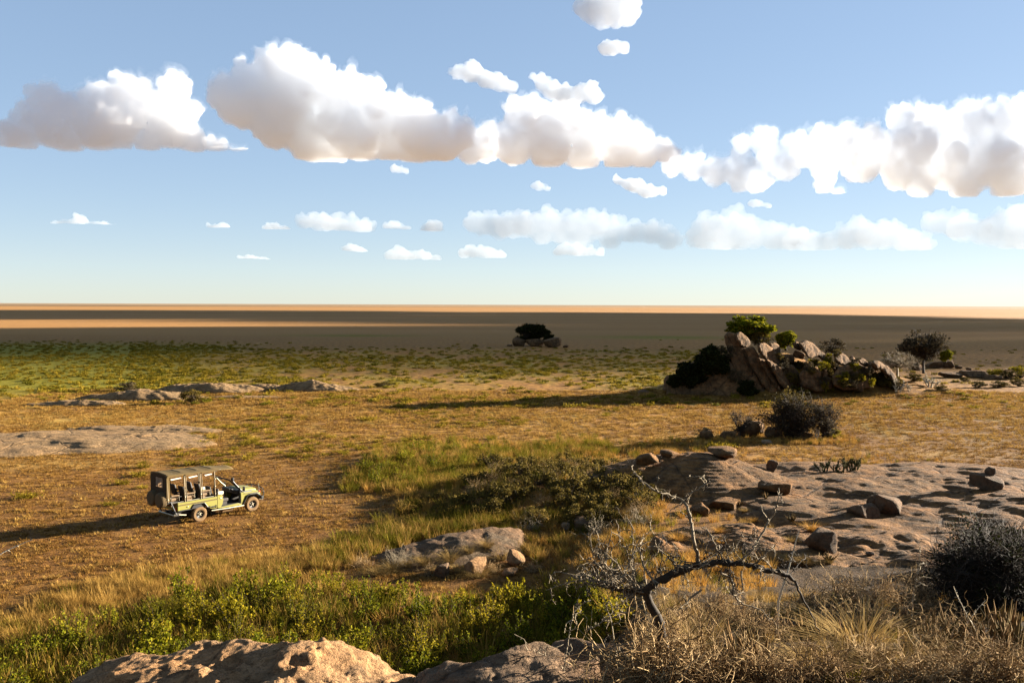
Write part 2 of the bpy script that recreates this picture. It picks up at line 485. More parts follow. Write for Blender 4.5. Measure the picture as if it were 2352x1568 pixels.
cloud('tall white cumulus cloud with the highest peak, left of centre', 5200, [(660, 165, 56), (605, 190, 48), (562, 180, 34), (718, 192, 56), (780, 230, 56), (660, 230, 82), (565, 240, 62), (838, 238, 52), (720, 285, 82), (820, 295, 78), (900, 288, 68), (960, 302, 60), (1020, 312, 55), (900, 335, 46), (1000, 340, 46), (640, 285, 60), (760, 335, 46), (705, 330, 46), (525, 215, 36), (1055, 308, 36), (830, 340, 46), (950, 345, 44)], 370, B, seed=3)
cloud('white cumulus cloud joined to the right foot of the tallest cloud', 5400, [(1190, 270, 34), (1230, 292, 56), (1300, 295, 54), (1370, 312, 55), (1430, 328, 52), (1480, 345, 40), (1522, 345, 26), (1120, 330, 42), (1180, 335, 48), (1260, 345, 48), (1340, 350, 44), (1420, 355, 38), (1080, 345, 34), (1550, 350, 14)], 385, B, seed=5)
cloud('ragged grey-white cloud at the left edge of the sky', 4600, [(100, 230, 42), (72, 264, 36), (150, 250, 42), (230, 232, 48), (310, 226, 46), (402, 210, 38), (350, 255, 48), (200, 280, 55), (110, 290, 50), (280, 290, 58), (380, 290, 50), (60, 312, 40), (150, 318, 40), (230, 322, 38), (440, 325, 36), (500, 345, 28), (550, 362, 20), (20, 308, 34), (425, 260, 36), (-30, 305, 36), (340, 325, 32)], 350, B * .7, seed=8)
cloud('broad white and grey cloud bank at the right edge of the sky', 6200, [(2060, 274, 30), (2130, 286, 40), (2210, 292, 48), (2290, 288, 52), (2350, 274, 46), (2095, 336, 52), (2000, 330, 42), (1930, 325, 36), (1882, 314, 24), (1980, 372, 48), (2080, 388, 50), (2180, 370, 62), (2280, 370, 62), (2350, 380, 64), (2120, 420, 34), (2220, 420, 40), (2310, 425, 40), (2420, 340, 60), (2440, 400, 50), (2040, 345, 40)], 450, B * .75, seed=11, albedo=(.960, .973, .988))
cloud('thin white cloud strung between the tall cloud and the right bank', 6400, [(1750, 330, 30), (1705, 330, 22), (1690, 390, 38), (1640, 395, 34), (1590, 388, 30), (1740, 410, 34), (1700, 420, 26), (1800, 378, 38), (1850, 350, 38), (1900, 380, 34), (1890, 425, 24), (1545, 380, 26), (1825, 335, 28), (1770, 360, 34), (1925, 450, 16)], 445, B * .55, seed=12, albedo=(.83, .87, .92))
cloud('small white cloud cut by the top edge of the sky', 3600, [(1400, 18, 40), (1352, 26, 30), (1440, 24, 34), (1385, 40, 26), (1415, 45, 20)], None, B * .6, seed=14)
cloud('tiny round white cloud below the one at the top edge', 3800, [(1410, 108, 20), (1390, 108, 15), (1432, 110, 15)], None, B * .8, seed=15, lumps=6)
cloud('small white wedge cloud above the saddle of the tall cloud', 4800, [(1085, 168, 24), (1052, 166, 18), (1120, 182, 22), (1150, 190, 18), (1176, 198, 15), (1035, 164, 10)], None, B * .8, seed=16, lumps=7)
cloud('wispy small white cloud just right of the wedge cloud', 5000, [(1240, 188, 18), (1268, 205, 24), (1352, 214, 24), (1318, 220, 22), (1292, 218, 22), (1372, 222, 16), (1225, 178, 10)], None, B * .55, seed=17, lumps=7)
cloud('little white cloud fragment below the right end of tall cloud', 6600, [(1440, 420, 18), (1465, 430, 18), (1490, 440, 19), (1520, 440, 12), (1415, 412, 11)], None, B * .5, seed=18, flat=.8, lumps=6)
cloud('lone small flat cloud low over the left plain', 9500, [(192, 508, 17), (165, 513, 13), (145, 514, 11), (220, 516, 13), (245, 519, 10), (265, 521, 7), (125, 515, 8)], 521, B * .5, seed=19, flat=.75, lumps=6)
cloud('low flat white cloud with a bright left end over mid plain', 10500, [(705, 506, 23), (735, 510, 25), (765, 514, 27), (795, 518, 26), (820, 522, 25), (845, 524, 21)], 535, B * .45, seed=20, flat=.75, lumps=6)
cloud('faint cloud scrap right of the low flat cloud', 10500, [(890, 523, 15), (910, 522, 18), (932, 525, 13)], 530, B * .35, seed=31, flat=.7, lumps=5)
cloud('faint oval cloud scrap left of the low flat cloud', 10500, [(610, 527, 14), (635, 525, 18), (655, 527, 14)], 532, B * .35, seed=32, flat=.6, lumps=5)
cloud('faintest cloud scrap left of centre above the horizon', 10500, [(490, 523, 13), (505, 522, 15), (520, 524, 11)], 528, B * .3, seed=33, flat=.6, lumps=5)
cloud('small ragged cloud scrap between the two low cloud rows', 10800, [(985, 526, 17), (1000, 520, 19), (1008, 528, 14)], 536, B * .4, seed=34, flat=.9, lumps=5)
cloud('long low white cloud row in the middle distance', 11000, [(1085, 514, 25), (1110, 518, 27), (1140, 520, 31), (1180, 518, 33), (1215, 516, 33), (1250, 510, 34), (1285, 518, 33), (1320, 518, 34), (1370, 518, 38), (1345, 522, 33), (1410, 528, 31), (1150, 532, 25), (1250, 535, 31), (1330, 542, 33), (1440, 535, 27), (1470, 535, 27), (1505, 534, 30), (1545, 550, 25), (1400, 552, 27), (1530, 565, 19)], 575, B * .38, seed=21, flat=.85, lumps=7)
cloud('low white cloud row right of centre with two rounded tops', 11500, [(1622, 520, 34), (1655, 530, 36), (1690, 518, 39), (1735, 540, 36), (1660, 548, 42), (1600, 545, 31), (1775, 548, 33), (1810, 550, 34), (1850, 553, 31), (1890, 560, 25), (1915, 555, 25), (1970, 540, 39), (1940, 548, 33), (2005, 540, 38), (2040, 542, 36), (2085, 552, 31), (2120, 560, 23)], 575, B * .38, seed=22, flat=.85, lumps=7)
cloud('low grey-white cloud at the right edge above the far plain', 11000, [(2145, 512, 31), (2175, 518, 33), (2215, 524, 36), (2250, 530, 36), (2285, 532, 42), (2345, 528, 47), (2320, 550, 42), (2390, 530, 47), (2315, 500, 27), (2345, 490, 27)], 570, B * .38, seed=23, flat=.85, lumps=7)
cloud('faint flat cloud lowest above the horizon near the centre', 14000, [(1065, 582, 15), (1090, 579, 19), (1120, 582, 19), (1150, 587, 15)], 596, B * .3, seed=24, flat=.7, lumps=5)
cloud('faint two-humped cloud low above the horizon left of centre', 14000, [(905, 585, 19), (925, 584, 21), (950, 588, 18), (975, 588, 17), (1000, 594, 13)], 600, B * .3, seed=25, flat=.7, lumps=5)
cloud('tiny pale cloud above the two-humped low cloud', 13500, [(800, 573, 14), (820, 574, 15), (838, 578, 11)], 582, B * .3, seed=26, flat=.6, lumps=5)
cloud('pale ragged cloud strip under the long low row', 13000, [(1285, 577, 17), (1315, 576, 19), (1345, 580, 18), (1375, 582, 15)], 590, B * .3, seed=27, flat=.7, lumps=5)
cloud('barely visible thin cloud streak above the left horizon', 13500, [(555, 592, 11), (575, 591, 13), (597, 593, 11), (615, 600, 10)], 600, B * .22, seed=28, flat=.5, lumps=5)
cloud('tiny cloud puff under the tall cloud', 7500, [(905, 384, 11), (920, 388, 11), (932, 392, 8)], None, B * .4, seed=29, flat=.8, lumps=5)
cloud('tiny pale cloud puff below the joined cloud', 8500, [(1240, 428, 11), (1258, 430, 10), (1228, 426, 7)], None, B * .35, seed=30, flat=.7, lumps=5)
cloud('small pale cloud streak under the thin strung cloud', 8500, [(1725, 466, 10), (1745, 468, 12), (1765, 472, 8)], None, B * .35, seed=35, flat=.6, lumps=5)

# clouds off to the right of the view, between the sun and the far plain: they shade it
def shade_cloud(label, parts, alt, dens, seed):
    """Cloud whose shadow falls on the given ground patches (x, y, half along sun, half across, half height)."""
    V, Fc = ico(4); vs_ = []; fs = []; n = 0
    along = np.array([math.cos(SUN_AZ), math.sin(SUN_AZ), 0]); across = np.array([-along[1], along[0], 0])
    for (x, y, ra, rb, rz) in parts:
        c = np.array([x, y, 0.0]) + SUN_DIR * (alt / SUN_DIR[2])
        nz = fbm(V * np.array([ra, rb, rb]) / 130.0 + seed + n, 4)
        S_ = 1 + .30 * nz[:, None]
        P_ = (V[:, :1] * ra * along + V[:, 1:2] * rb * across + V[:, 2:3] * rz * np.array([0, 0, 1.0])) * S_ + c
        vs_.append(P_); fs.append(Fc + n); n += len(V)
    v = np.concatenate(vs_); c0 = v.mean(0)
    o = mesh_obj('cloud', v - c0, np.concatenate(fs), cloud_material('cloud_vapour', dens, (.9, .92, .95)), None, True)
    o.location = c0
    return tag(o, label, 'cloud', 'cumulus clouds over the plain')
shade_cloud('flat cloud off to the right shading the nearer part of the dark plain', [(-60, 345, 420, 130, 50), (200, 420, 300, 145, 50), (230, 530, 260, 80, 35), (130, 285, 230, 75, 35), (200, 275, 220, 80, 35)], 560, .014, 41)
shade_cloud('broad cloud off to the right shading the farther part of the dark plain', [(-560, 1080, 420, 480, 70), (40, 960, 300, 450, 60), (290, 560, 280, 75, 35)], 640, .03, 47)

# ------------------------------------------------------------------ rock materials
def granite(name, warm=(.36, .235, .155), grey=(.27, .235, .205), dark=(.085, .068, .055), scale=1.0, crack=.5, stain=0.0):
    m = NT(name); p = m.coord('Object')
    a = m.noise(p, .55 * scale, 6, .6, .4); b = m.noise(p, 2.6 * scale, 6, .7); c = m.noise(p, 16 * scale, 5, .7)
    st = m.noise(m.scale(p, (1.6 * scale, 1.6 * scale, .35 * scale)), 1.4, 5, .65, .6)
    col = m.mix(m.ramp(a, (.38, 0.0), (.60, 1.0)), warm, grey)
    col = m.mix(m.ramp(b, (.30 + stain, .65), (.52 + stain, 0.0)), col, dark)
    col = m.mix(m.ramp(st, (.52, 0.0), (.68, .55)), col, dark)
    col = m.mix(.55, col, m.mix(1.0, col, m.ramp(c, (.3, .55), (.7, 1.35)), 'MULTIPLY'))
    li = m.math('MULTIPLY', m.ramp(m.noise(p, 7 * scale, 4, .6), (.56, 0.0), (.62, 1.0)), m.ramp(a, (.46, 0.0), (.62, .22)))
    col = m.mix(li, col, (.40, .335, .235))
    cr = m.voronoi(m.mix(.35, p, m.noise(p, .8 * scale, 3)), .5 * scale, 'DISTANCE_TO_EDGE')
    crk = m.ramp(cr, (.0, 0.0), (.018, 1.0))
    col = m.mix(crk, m.mix(crack, col, dark), col)
    h = m.math('ADD', m.math('MULTIPLY', b, 1.2), m.math('MULTIPLY', c, .35))
    h = m.math('ADD', h, m.math('MULTIPLY', crk, .9 * crack))
    fl = m.noise(m.scale(p, (1.1 * scale, 1.1 * scale, 3.2 * scale)), 1.7, 6, .75, .8)
    h = m.math('ADD', h, m.math('MULTIPLY', m.ramp(fl, (.44, 0.0), (.47, .35), (.60, .4), (.63, .8)), .8))
    m.bsdf(col, .9, m.bump(h, 1.0, .14 / scale), spec=.12)
    return m.m
MR_kopje = granite('kopje_granite', (.43, .235, .112), (.22, .135, .076), (.048, .033, .022), scale=.55, stain=.06)
MR_slab = granite('slab_granite', (.40, .195, .070), (.27, .142, .056), (.046, .029, .016), scale=.6, stain=.08)
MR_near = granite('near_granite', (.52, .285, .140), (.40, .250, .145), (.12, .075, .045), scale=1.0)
MR_brown = granite('loose_rock', (.25, .145, .085), (.17, .118, .082), (.05, .036, .026), scale=1.4, crack=.2)
MR_left = granite('pale_outcrop_granite', (.46, .285, .150), (.37, .240, .135), (.10, .068, .042), scale=.6)
MR_mid = granite('shaded_granite', (.30, .18, .11), (.22, .155, .108), (.075, .052, .036), scale=1.0)  # near granite in darker colours, with half shade painted in
MR_pale = granite('pale_rock', (.46, .33, .22), (.37, .28, .20), (.15, .11, .08), scale=1.6, crack=.2)

def ray_ground(px, py):
    d = ray(px, py)
    ys = np.geomspace(4, 3000, 1500)
    P = CAM[None] + d[None] * ys[:, None]
    below = np.nonzero(P[:, 2] < height(P[:, 0], P[:, 1]))[0]
    return P[below[0]] if len(below) else ground_at(px, py)

def rock_arrays(size, seed, cuts=9, rough=.07, sub=4, boxy=.75, slabby=False):
    rs = np.random.RandomState(seed)
    V, Fc = ico(sub)
    v = np.sign(V) * np.abs(V) ** boxy
    v = v / (np.max(np.abs(v), axis=1) ** .35)[:, None]
    for k in range(cuts):
        n = rs.normal(size=3) * (np.array([1.4, .8, .35]) if slabby else 1.0); n /= np.linalg.norm(n)
        d = rs.uniform(.62, .95)
        e = v @ n - d
        v = v - np.where(e > 0, e, 0)[:, None] * n * .95
    q = v + seed * 3.7
    v = v * (1 + rough * fbm(q * 1.3, 3)[:, None] + rough * .45 * ridged(q * 3.1, 3)[:, None] * .5)
    ext = np.ptp(v, axis=0)
    return v / ext * np.asarray(size, float), Fc
def boulder(label, px, py, w, h, dist=None, tilt=0.0, depth=None, seed=1, mat=None, sink=.12, group=None, name='boulder', yaw=None, centre=False, sub=4, cuts=9, rough=.07, boxy=.75, slabby=False):
    """Rock whose foot (or centre) is seen at a pixel; w and h in frame pixels."""
    if dist is None:
        g = seen_at(px, py)
    else:
        g = at(px, py, dist)
        if not centre: g[2] = min(g[2], hz(g[0], g[1]) + 9)
    k = g[1] / F
    if group == 'loose boulders on the rocks': w, h = w * .86, h * .86
    sw, sh = w * k, h * k
    sd = sw * .8 if depth is None else depth
    rs = random.Random(seed)
    v, f = rock_arrays((sw, sd, sh * (1 + (0 if centre else sink))), seed, cuts, rough, sub, boxy, slabby)
    o = mesh_obj(name, v, f, mat or MR_brown, None, True)
    o.data.polygons.foreach_set('use_smooth', np.ones(len(o.data.polygons), dtype=bool))
    c = np.array(g)
    if not centre: c[2] += sh * (1 - sink) / 2; c[1] += sd * .25
    o.location = c
    o.rotation_euler = (0, R(tilt), R(rs.uniform(-12, 12) if yaw is None else yaw))
    tag(o, label, 'boulder', group, 'thing')
    return o
def slab(label, p0, p1, width, dist, depth=2.5, seed=1, mat=None, group='boulders of the large kopje', **kw):
    dx, dy = p1[0] - p0[0], p1[1] - p0[1]
    L = math.hypot(dx, dy)
    return boulder(label, (p0[0] + p1[0]) / 2, (p0[1] + p1[1]) / 2, L * 1.12, width * 1.25, dist, math.degrees(math.atan2(dy, dx)), depth, seed, mat or MR_kopje, group=group, centre=True, yaw=24, **dict(dict(cuts=9, rough=.05, boxy=.42, slabby=True), **kw))

def ridge_rock(name, label, prof, dist, front, back, mat, seed=1, bumps=.12, fs=.12, bs=1.0, nx=150, ny=70, bscale=1.0, group=None, skew=0.0):
    """Rock with a crest line seen through pixels prof; falls away in front and behind."""
    rs = np.random.RandomState(seed)
    pts = np.array([at(a, b, dist + skew * (q_ / (len(prof) - 1) - .5)) for q_, (a, b) in enumerate(prof)])
    X = np.linspace(pts[0, 0], pts[-1, 0], nx); Y = np.concatenate([np.linspace(dist - front, dist, ny * 2 // 3), np.linspace(dist, dist + back, ny // 3 + 1)[1:]])
    zt = np.interp(X, pts[:, 0], pts[:, 2])
    ker = np.array([1, 2, 3, 2, 1.0]); ker /= ker.sum()
    zt = np.convolve(np.pad(zt, 2, 'edge'), ker, 'valid')
    XX, YY = np.meshgrid(X, Y, indexing='ij')
    wob = fbm(xy(XX, YY, .5 * bscale, seed), 3)
    YY = YY + skew * (np.linspace(0, 1, nx)[:, None] - .5)
    dY = YY - dist - skew * (np.linspace(0, 1, nx)[:, None] - .5) + .5 * fbm(xy(XX, YY * 0, .6 * bscale, seed + 4), 3)
    Z = zt[:, None] - np.where(dY < 0, fs * np.abs(dY) ** 1.25, bs * np.abs(dY) ** 1.5)
    Z = Z + bumps * fbm(xy(XX, YY, 1.1 * bscale, seed), 5) * smooth(np.abs(dY), 0, .6) + bumps * .5 * ridged(xy(XX, YY, .7 * bscale, seed + 9), 4) + bumps * .22 * ridged(xy(XX, YY, 3.2 * bscale, seed + 12), 3)
    t = Z / (.35 * bumps * 4); st = np.floor(t) + smooth(t - np.floor(t), .55, 1.0)
    Z = Z * .6 + .4 * st * (.35 * bumps * 4)               # weathered ledges
    ex = np.minimum((XX - X[0]), (X[-1] - XX)) / (X[-1] - X[0])
    ey = (np.minimum(Y - Y[0], Y[-1] - Y) / (Y[-1] - Y[0]))[None, :]
    edge = np.minimum(smooth(ex, 0, .05), smooth(ey, 0, .05))
    Z = Z - (1 - edge) * 1.2
    XX = XX + .06 * perlin(xy(XX, YY, 3, 1)); 
    i = np.arange(XX.size).reshape(XX.shape)
    f = np.stack([i[:-1, :-1], i[1:, :-1], i[1:, 1:], i[:-1, 1:]], -1).reshape(-1, 4)
    P = np.stack([XX, YY, Z], -1).reshape(-1, 3); c = P.mean(0)
    o = mesh_obj(name, P - c, f, mat, None, True); o.location = c
    tag(o, label, 'rock', group, 'thing')
    return o
def outcrop(name, label, cx, cy, rx, ry, h, mat, rot=0, seed=1, bump=.2, nr=90, na=190, step=.16, fine=.8, sink=.5, flat=2.2, group=None, dz=0.0):
    """Low bare-rock swell rising out of the ground."""
    r = np.linspace(0, 1, nr) ** .8; a = np.linspace(0, 2 * np.pi, na, endpoint=False)
    RR_, AA_ = np.meshgrid(r, a, indexing='ij')
    wob = 1 + .22 * fbm(np.stack([np.cos(AA_) * 1.3, np.sin(AA_) * 1.3, np.zeros_like(AA_) + seed], -1), 4)
    u = RR_ * wob * rx * np.cos(AA_); v = RR_ * wob * ry * np.sin(AA_)
    X = cx + u * math.cos(rot) - v * math.sin(rot); Y = cy + u * math.sin(rot) + v * math.cos(rot)
    base = height(X, Y)
    Z = h * (1 - RR_ ** flat)
    sc = fine * .35
    Z = Z + bump * fbm(xy(X, Y, sc, seed), 5) * (1 - RR_ ** 3 * .6) + bump * .4 * ridged(xy(X, Y, sc * .6, seed + 5), 3) * (1 - RR_)
    t = Z / step + .4 * perlin(xy(X, Y, .15, seed)); st = np.floor(t) + smooth(t - np.floor(t), .6, 1.0)
    Z = Z * .65 + .35 * st * step
    hol = np.clip(fbm(xy(X, Y, sc * 1.3, seed + 20), 2) - .62, 0, 1)
    Z = Z - hol * bump * 1.6
    Z = Z + base - sink * smooth(RR_, .88, 1.0) + dz
    i = np.arange(X.size).reshape(X.shape)
    f = np.stack([i[:-1], i[1:], np.roll(i, -1, 1)[1:], np.roll(i, -1, 1)[:-1]], -1).reshape(-1, 4)
    P = np.stack([X, Y, Z], -1).reshape(-1, 3); c = np.array([cx, cy, float(base.min())])
    o = mesh_obj(name, P - c, f, mat, None, True); o.location = c
    tag(o, label, 'rock', group, 'thing')
    return o

# foreground rocks of the look-out hill
def dp(*l): return [(a * D2, b * D2) for a, b in l]
ridge_rock('granite_rock', 'sunlit orange granite rock bulging along the bottom edge', dp((120, 1600), (190, 1558), (300, 1512), (420, 1498), (560, 1486), (630, 1480), (690, 1465), (755, 1470), (830, 1498), (880, 1530), (960, 1566), (1010, 1590)), 13.6, 4.5, 2.6, MR_near, 3, .11, .05, 1.2, 320, 170, 1.3)
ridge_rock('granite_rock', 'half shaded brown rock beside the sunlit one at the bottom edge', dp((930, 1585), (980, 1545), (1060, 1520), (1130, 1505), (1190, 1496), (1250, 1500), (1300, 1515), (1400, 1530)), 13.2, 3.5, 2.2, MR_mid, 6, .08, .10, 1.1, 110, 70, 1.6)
ridge_rock('granite_rock', 'dark shaded rock under the thorn branches at the bottom edge', dp((1180, 1570), (1230, 1525), (1310, 1490), (1400, 1478), (1500, 1490), (1560, 1520), (1600, 1570)), 14.0, 3.0, 2.2, MR_brown, 9, .10, .22, 1.0, 100, 70, 1.4)  # dark rock colour stands in for the shade lying on it
ridge_rock('granite_rock', 'long dark rock slab rising out of green shrubs', dp((765, 1335), (800, 1292), (880, 1268), (960, 1246), (1050, 1226), (1130, 1218), (1195, 1222), (1225, 1250), (1240, 1280)), 41.9, 3.4, 3.0, MR_brown, 12, .10, .13, .8, 150, 70, .7, skew=4.6)  # darker material paints the shade of its near face
# bare granite swells on the right
g_ = ground_at(1590 * D2, 1095 * D2, .9)
outcrop('granite_dome', 'smooth sunlit granite dome beside the bushy hummock', g_[0], g_[1], 7.5, 6.0, 2.0, MR_slab, R(-10), 21, .25, 100, 200, fine=.8, flat=1.7)
g_ = ground_at(2030 * D2, 1120 * D2, 1.0)
outcrop('granite_slab', 'wide pitted granite slab covering the right slope', g_[0] + 7, g_[1] - 1.5, 21.0, 15.0, .7, MR_slab, R(-12), 23, .50, 170, 330, fine=.5, step=.16)
g_ = ray_ground(*c4(1600, 600))
outcrop('granite_slab', 'dark lower granite slab under the loose boulders', g_[0] + 1.0, g_[1], 9.0, 5.5, .35, MR_slab, R(-8), 27, .22, 110, 220, fine=.8, step=.12)
g_ = ground_at(1760 * D2, 1230 * D2, 1.6)
outcrop('granite_slab', 'low broken granite slab between grass tufts below the dome', g_[0], g_[1], 6.5, 4.5, .5, MR_slab, 0, 25, .22, 80, 170, fine=1.6, step=.12)
# low outcrops on the left plain
def low(label, x, y, rx, ry, h, rot, seed, bump=.28, **kw):
    g = ground_at(x * D2, y * D2, 0)
    return outcrop('rock_outcrop', label, g[0], g[1], rx, ry, h, MR_left, R(rot), seed, bump, 70, 170, group='flat rock outcrops on the left plain', **kw)
low('flat pinkish rock sheet left of the vehicle roof at the picture edge', 110, 1018, 14.0, 7.2, .45, 8, 31, .22)
low('low tongue of grey rock running right from the flat rock sheet', 330, 988, 8.0, 2.6, .35, 0, 32, .2)
low('rounded rock hump with a dry bush at its right end', 330, 916, 8.5, 3.0, 1.0, 4, 33, .35)
low('low dark rock rim at the left tip of the outcrop', 180, 928, 6.0, 2.2, .5, 0, 34, .3)
low('rocky rise behind the dry bush on the left plain', 480, 898, 8.0, 3.2, 1.0, 0, 35, .4)
low('small low rock right of the rocky rise', 620, 892, 3.6, 1.8, .6, 0, 36, .3)
low('rounded low rock at the right end of the outcrop row', 720, 895, 6.5, 2.4, .9, -4, 37, .35)
low('flat stone sheet in pale grass below the outcrop row', 560, 912, 6.0, 1.2, .2, 0, 38, .12)

from mathutils.bvhtree import BVHTree
BVH = []
def remember(objs):
    """Keep solid rock surfaces so that later things can be stood on them."""
    for o in objs:
        co = np.empty(len(o.data.vertices) * 3); o.data.vertices.foreach_get('co', co)
        co = co.reshape(-1, 3) + np.array(o.location)
        BVH.append(BVHTree.FromPolygons(co.tolist(), [tuple(p_.vertices) for p_ in o.data.polygons]))
def seen_at(px, py):
    """First rock or ground surface met through a pixel."""
    g = ray_ground(px, py); d = Vector(ray(px, py)).normalized(); best = (Vector(g) - Vector(CAM)).length
    for t_ in BVH:
        loc, nrm, i_, dd = t_.ray_cast(Vector(CAM), d)
        if loc is not None and dd < best: best = dd; g = np.array(loc)
    return np.array(g)
remember([o for o in scene.objects if o.name.startswith(('granite_', 'rock_outcrop'))])

# loose boulders of the middle foreground
bl = 'loose boulders on the rocks'
boulder('pointed pale boulder standing among green shrubs', *c5(1085, 850), 26, 19, seed=41, mat=MR_near, group=bl, depth=1.3, boxy=.6, cuts=16)
boulder('square notched pale boulder right of the pointed one', *c5(1325, 800), 22, 17, seed=42, mat=MR_near, group=bl, depth=1.2, boxy=.5, cuts=16)
boulder('low pale stone in front of the notched boulder', *c5(1290, 855), 18, 8, seed=43, mat=MR_near, group=bl, depth=1.0)
boulder('split brown block at the slab end above the shrubs', *c5(900, 860), 16, 16, seed=44, mat=MR_brown, group=bl, depth=1.0, boxy=.55)
boulder('small pale round stone beside a dry thorn shrub', *c5(1610, 590), 11, 8, seed=45, mat=MR_pale, group=bl, depth=.6)
boulder('dark low boulder behind the small pale stone', *c5(1720, 600), 26, 16, seed=46, mat=MR_brown, group=bl, depth=1.2)
boulder('wedge stone lying on the left end of the granite dome', *c4(265, 158), 27, 12, seed=47, mat=MR_slab, group=bl, tilt=-14, depth=1.2)
boulder('flat stone on top of the granite dome', *c4(395, 112), 23, 6.5, seed=48, mat=MR_slab, group=bl, depth=1.4, boxy=.6)
boulder('low rounded rock hump behind the granite dome', *c4(690, 112), 34, 10, seed=49, mat=MR_slab, group=bl, depth=3)
boulder('small dark rock in the hollow right of the granite dome', *c4(955, 195), 14, 14, seed=50, mat=MR_brown, group=bl)
boulder('pale flat block with a sharp lower edge on the slope', *c4(995, 318), 44, 14, seed=51, mat=MR_slab, group=bl, tilt=5, depth=1.8, boxy=.6)
boulder('rounded brown boulder left of the notched pair', *c4(1475, 450), 36, 15, seed=52, mat=MR_brown, group=bl)
boulder('flaky brown boulder with a raised horn, right of the pair', *c4(1615, 430), 36, 19, seed=53, mat=MR_brown, group=bl, tilt=12, boxy=.6)
boulder('upright flake of rock leaning behind the boulder pair', *c4(1520, 385), 14, 15, seed=54, mat=MR_brown, group=bl, tilt=25, depth=.4)
_rb = boulder('dark round boulder at the far right of the slab', *c4(2160, 288), 36, 19, seed=55, mat=MR_brown, group=bl)
_ps = boulder('pointed stone perched on the dark round boulder', *c4(2160, 288), 13, 10, seed=56, mat=MR_brown, group=bl, depth=.5)
_ps.location = _rb.location + Vector((.15, 0, max(v.co.z for v in _rb.data.vertices) + .08))
boulder('squarish reddish boulder next to the upright stick', *c4(1230, 640), 38, 25, seed=57, mat=MR_brown, group=bl, boxy=.65)
boulder('small stone in the shade right of the reddish boulder', *c4(1500, 660), 10, 4, seed=58, mat=MR_brown, group=bl)
boulder('low grey rock step in front of the granite dome', *c4(700, 400), 40, 9, seed=59, mat=MR_slab, group=bl, depth=2)
boulder('dark overhung rock edge among dry bushes', *c4(560, 440), 20, 12, seed=60, mat=MR_slab, group=bl, depth=1.4)
boulder('grey rock slab poking out between orange grass tufts', *c4(345, 640), 26, 12, seed=61, mat=MR_slab, group=bl, depth=1.4)
boulder('flat pale stone on the ground before the thicket', *c2(812, 845), 13, 5, seed=62, mat=MR_pale, group=bl)

# the large kopje
K = 'boulders of the large kopje'
def cut_slab(label, outline, dist, depth, turn=.5, lean=.35, seed=1, mat=None, vox=.20, rough=.17, group=K):
    """Solid slab: an outline given depth, turned and leant back, then rounded and roughened."""
    P = np.array([c2(a, b) for a, b in outline], float)
    cx, cy_ = P.mean(0); k = dist / F
    def lay(off): return np.array([at(a, b, dist + off + (a - cx) * k * turn + (cy_ - b) * k * lean) for a, b in P])
    f_, b_ = lay(-depth * .5), lay(depth * .5)
    c = (f_.mean(0) + b_.mean(0)) / 2
    b_ = c + (b_ - c) * np.array([.9, 1, .92]); n = len(P)
    v = np.concatenate([f_, b_]) - c
    faces = [tuple(range(n)), tuple(range(2 * n - 1, n - 1, -1))] + [(q, q + n, (q + 1) % n + n, (q + 1) % n) for q in range(n)]
    o = mesh_obj('boulder', v, faces, None)
    bm = bmesh.new(); bm.from_mesh(o.data); bmesh.ops.recalc_face_normals(bm, faces=bm.faces); bm.to_mesh(o.data); bm.free()
    m = o.modifiers.new('r', 'REMESH'); m.mode = 'VOXEL'; m.voxel_size = vox
    m = o.modifiers.new('s', 'SMOOTH'); m.iterations = 4; m.factor = .5
    me = bpy.data.meshes.new_from_object(o.evaluated_get(bpy.context.evaluated_depsgraph_get()))
    o.modifiers.clear(); o.data = me
    N_ = len(me.vertices); co = np.empty(N_ * 3); me.vertices.foreach_get('co', co); co = co.reshape(-1, 3)
    nn = np.empty(N_ * 3); me.vertices.foreach_get('normal', nn); nn = nn.reshape(-1, 3)
    co = co + nn * (rough * (fbm(co * .55 + seed, 4) * .9 + .5 * (ridged(co * np.array([.9, .9, .5]) + seed, 3) - .6)))[:, None]
    me.vertices.foreach_set('co', co.ravel()); me.update()
    me.polygons.foreach_set('use_smooth', np.ones(len(me.polygons), dtype=bool)); me.materials.append(mat or MR_kopje)
    o.location = c
    return tag(o, label, 'boulder', group, 'thing')
SL = []
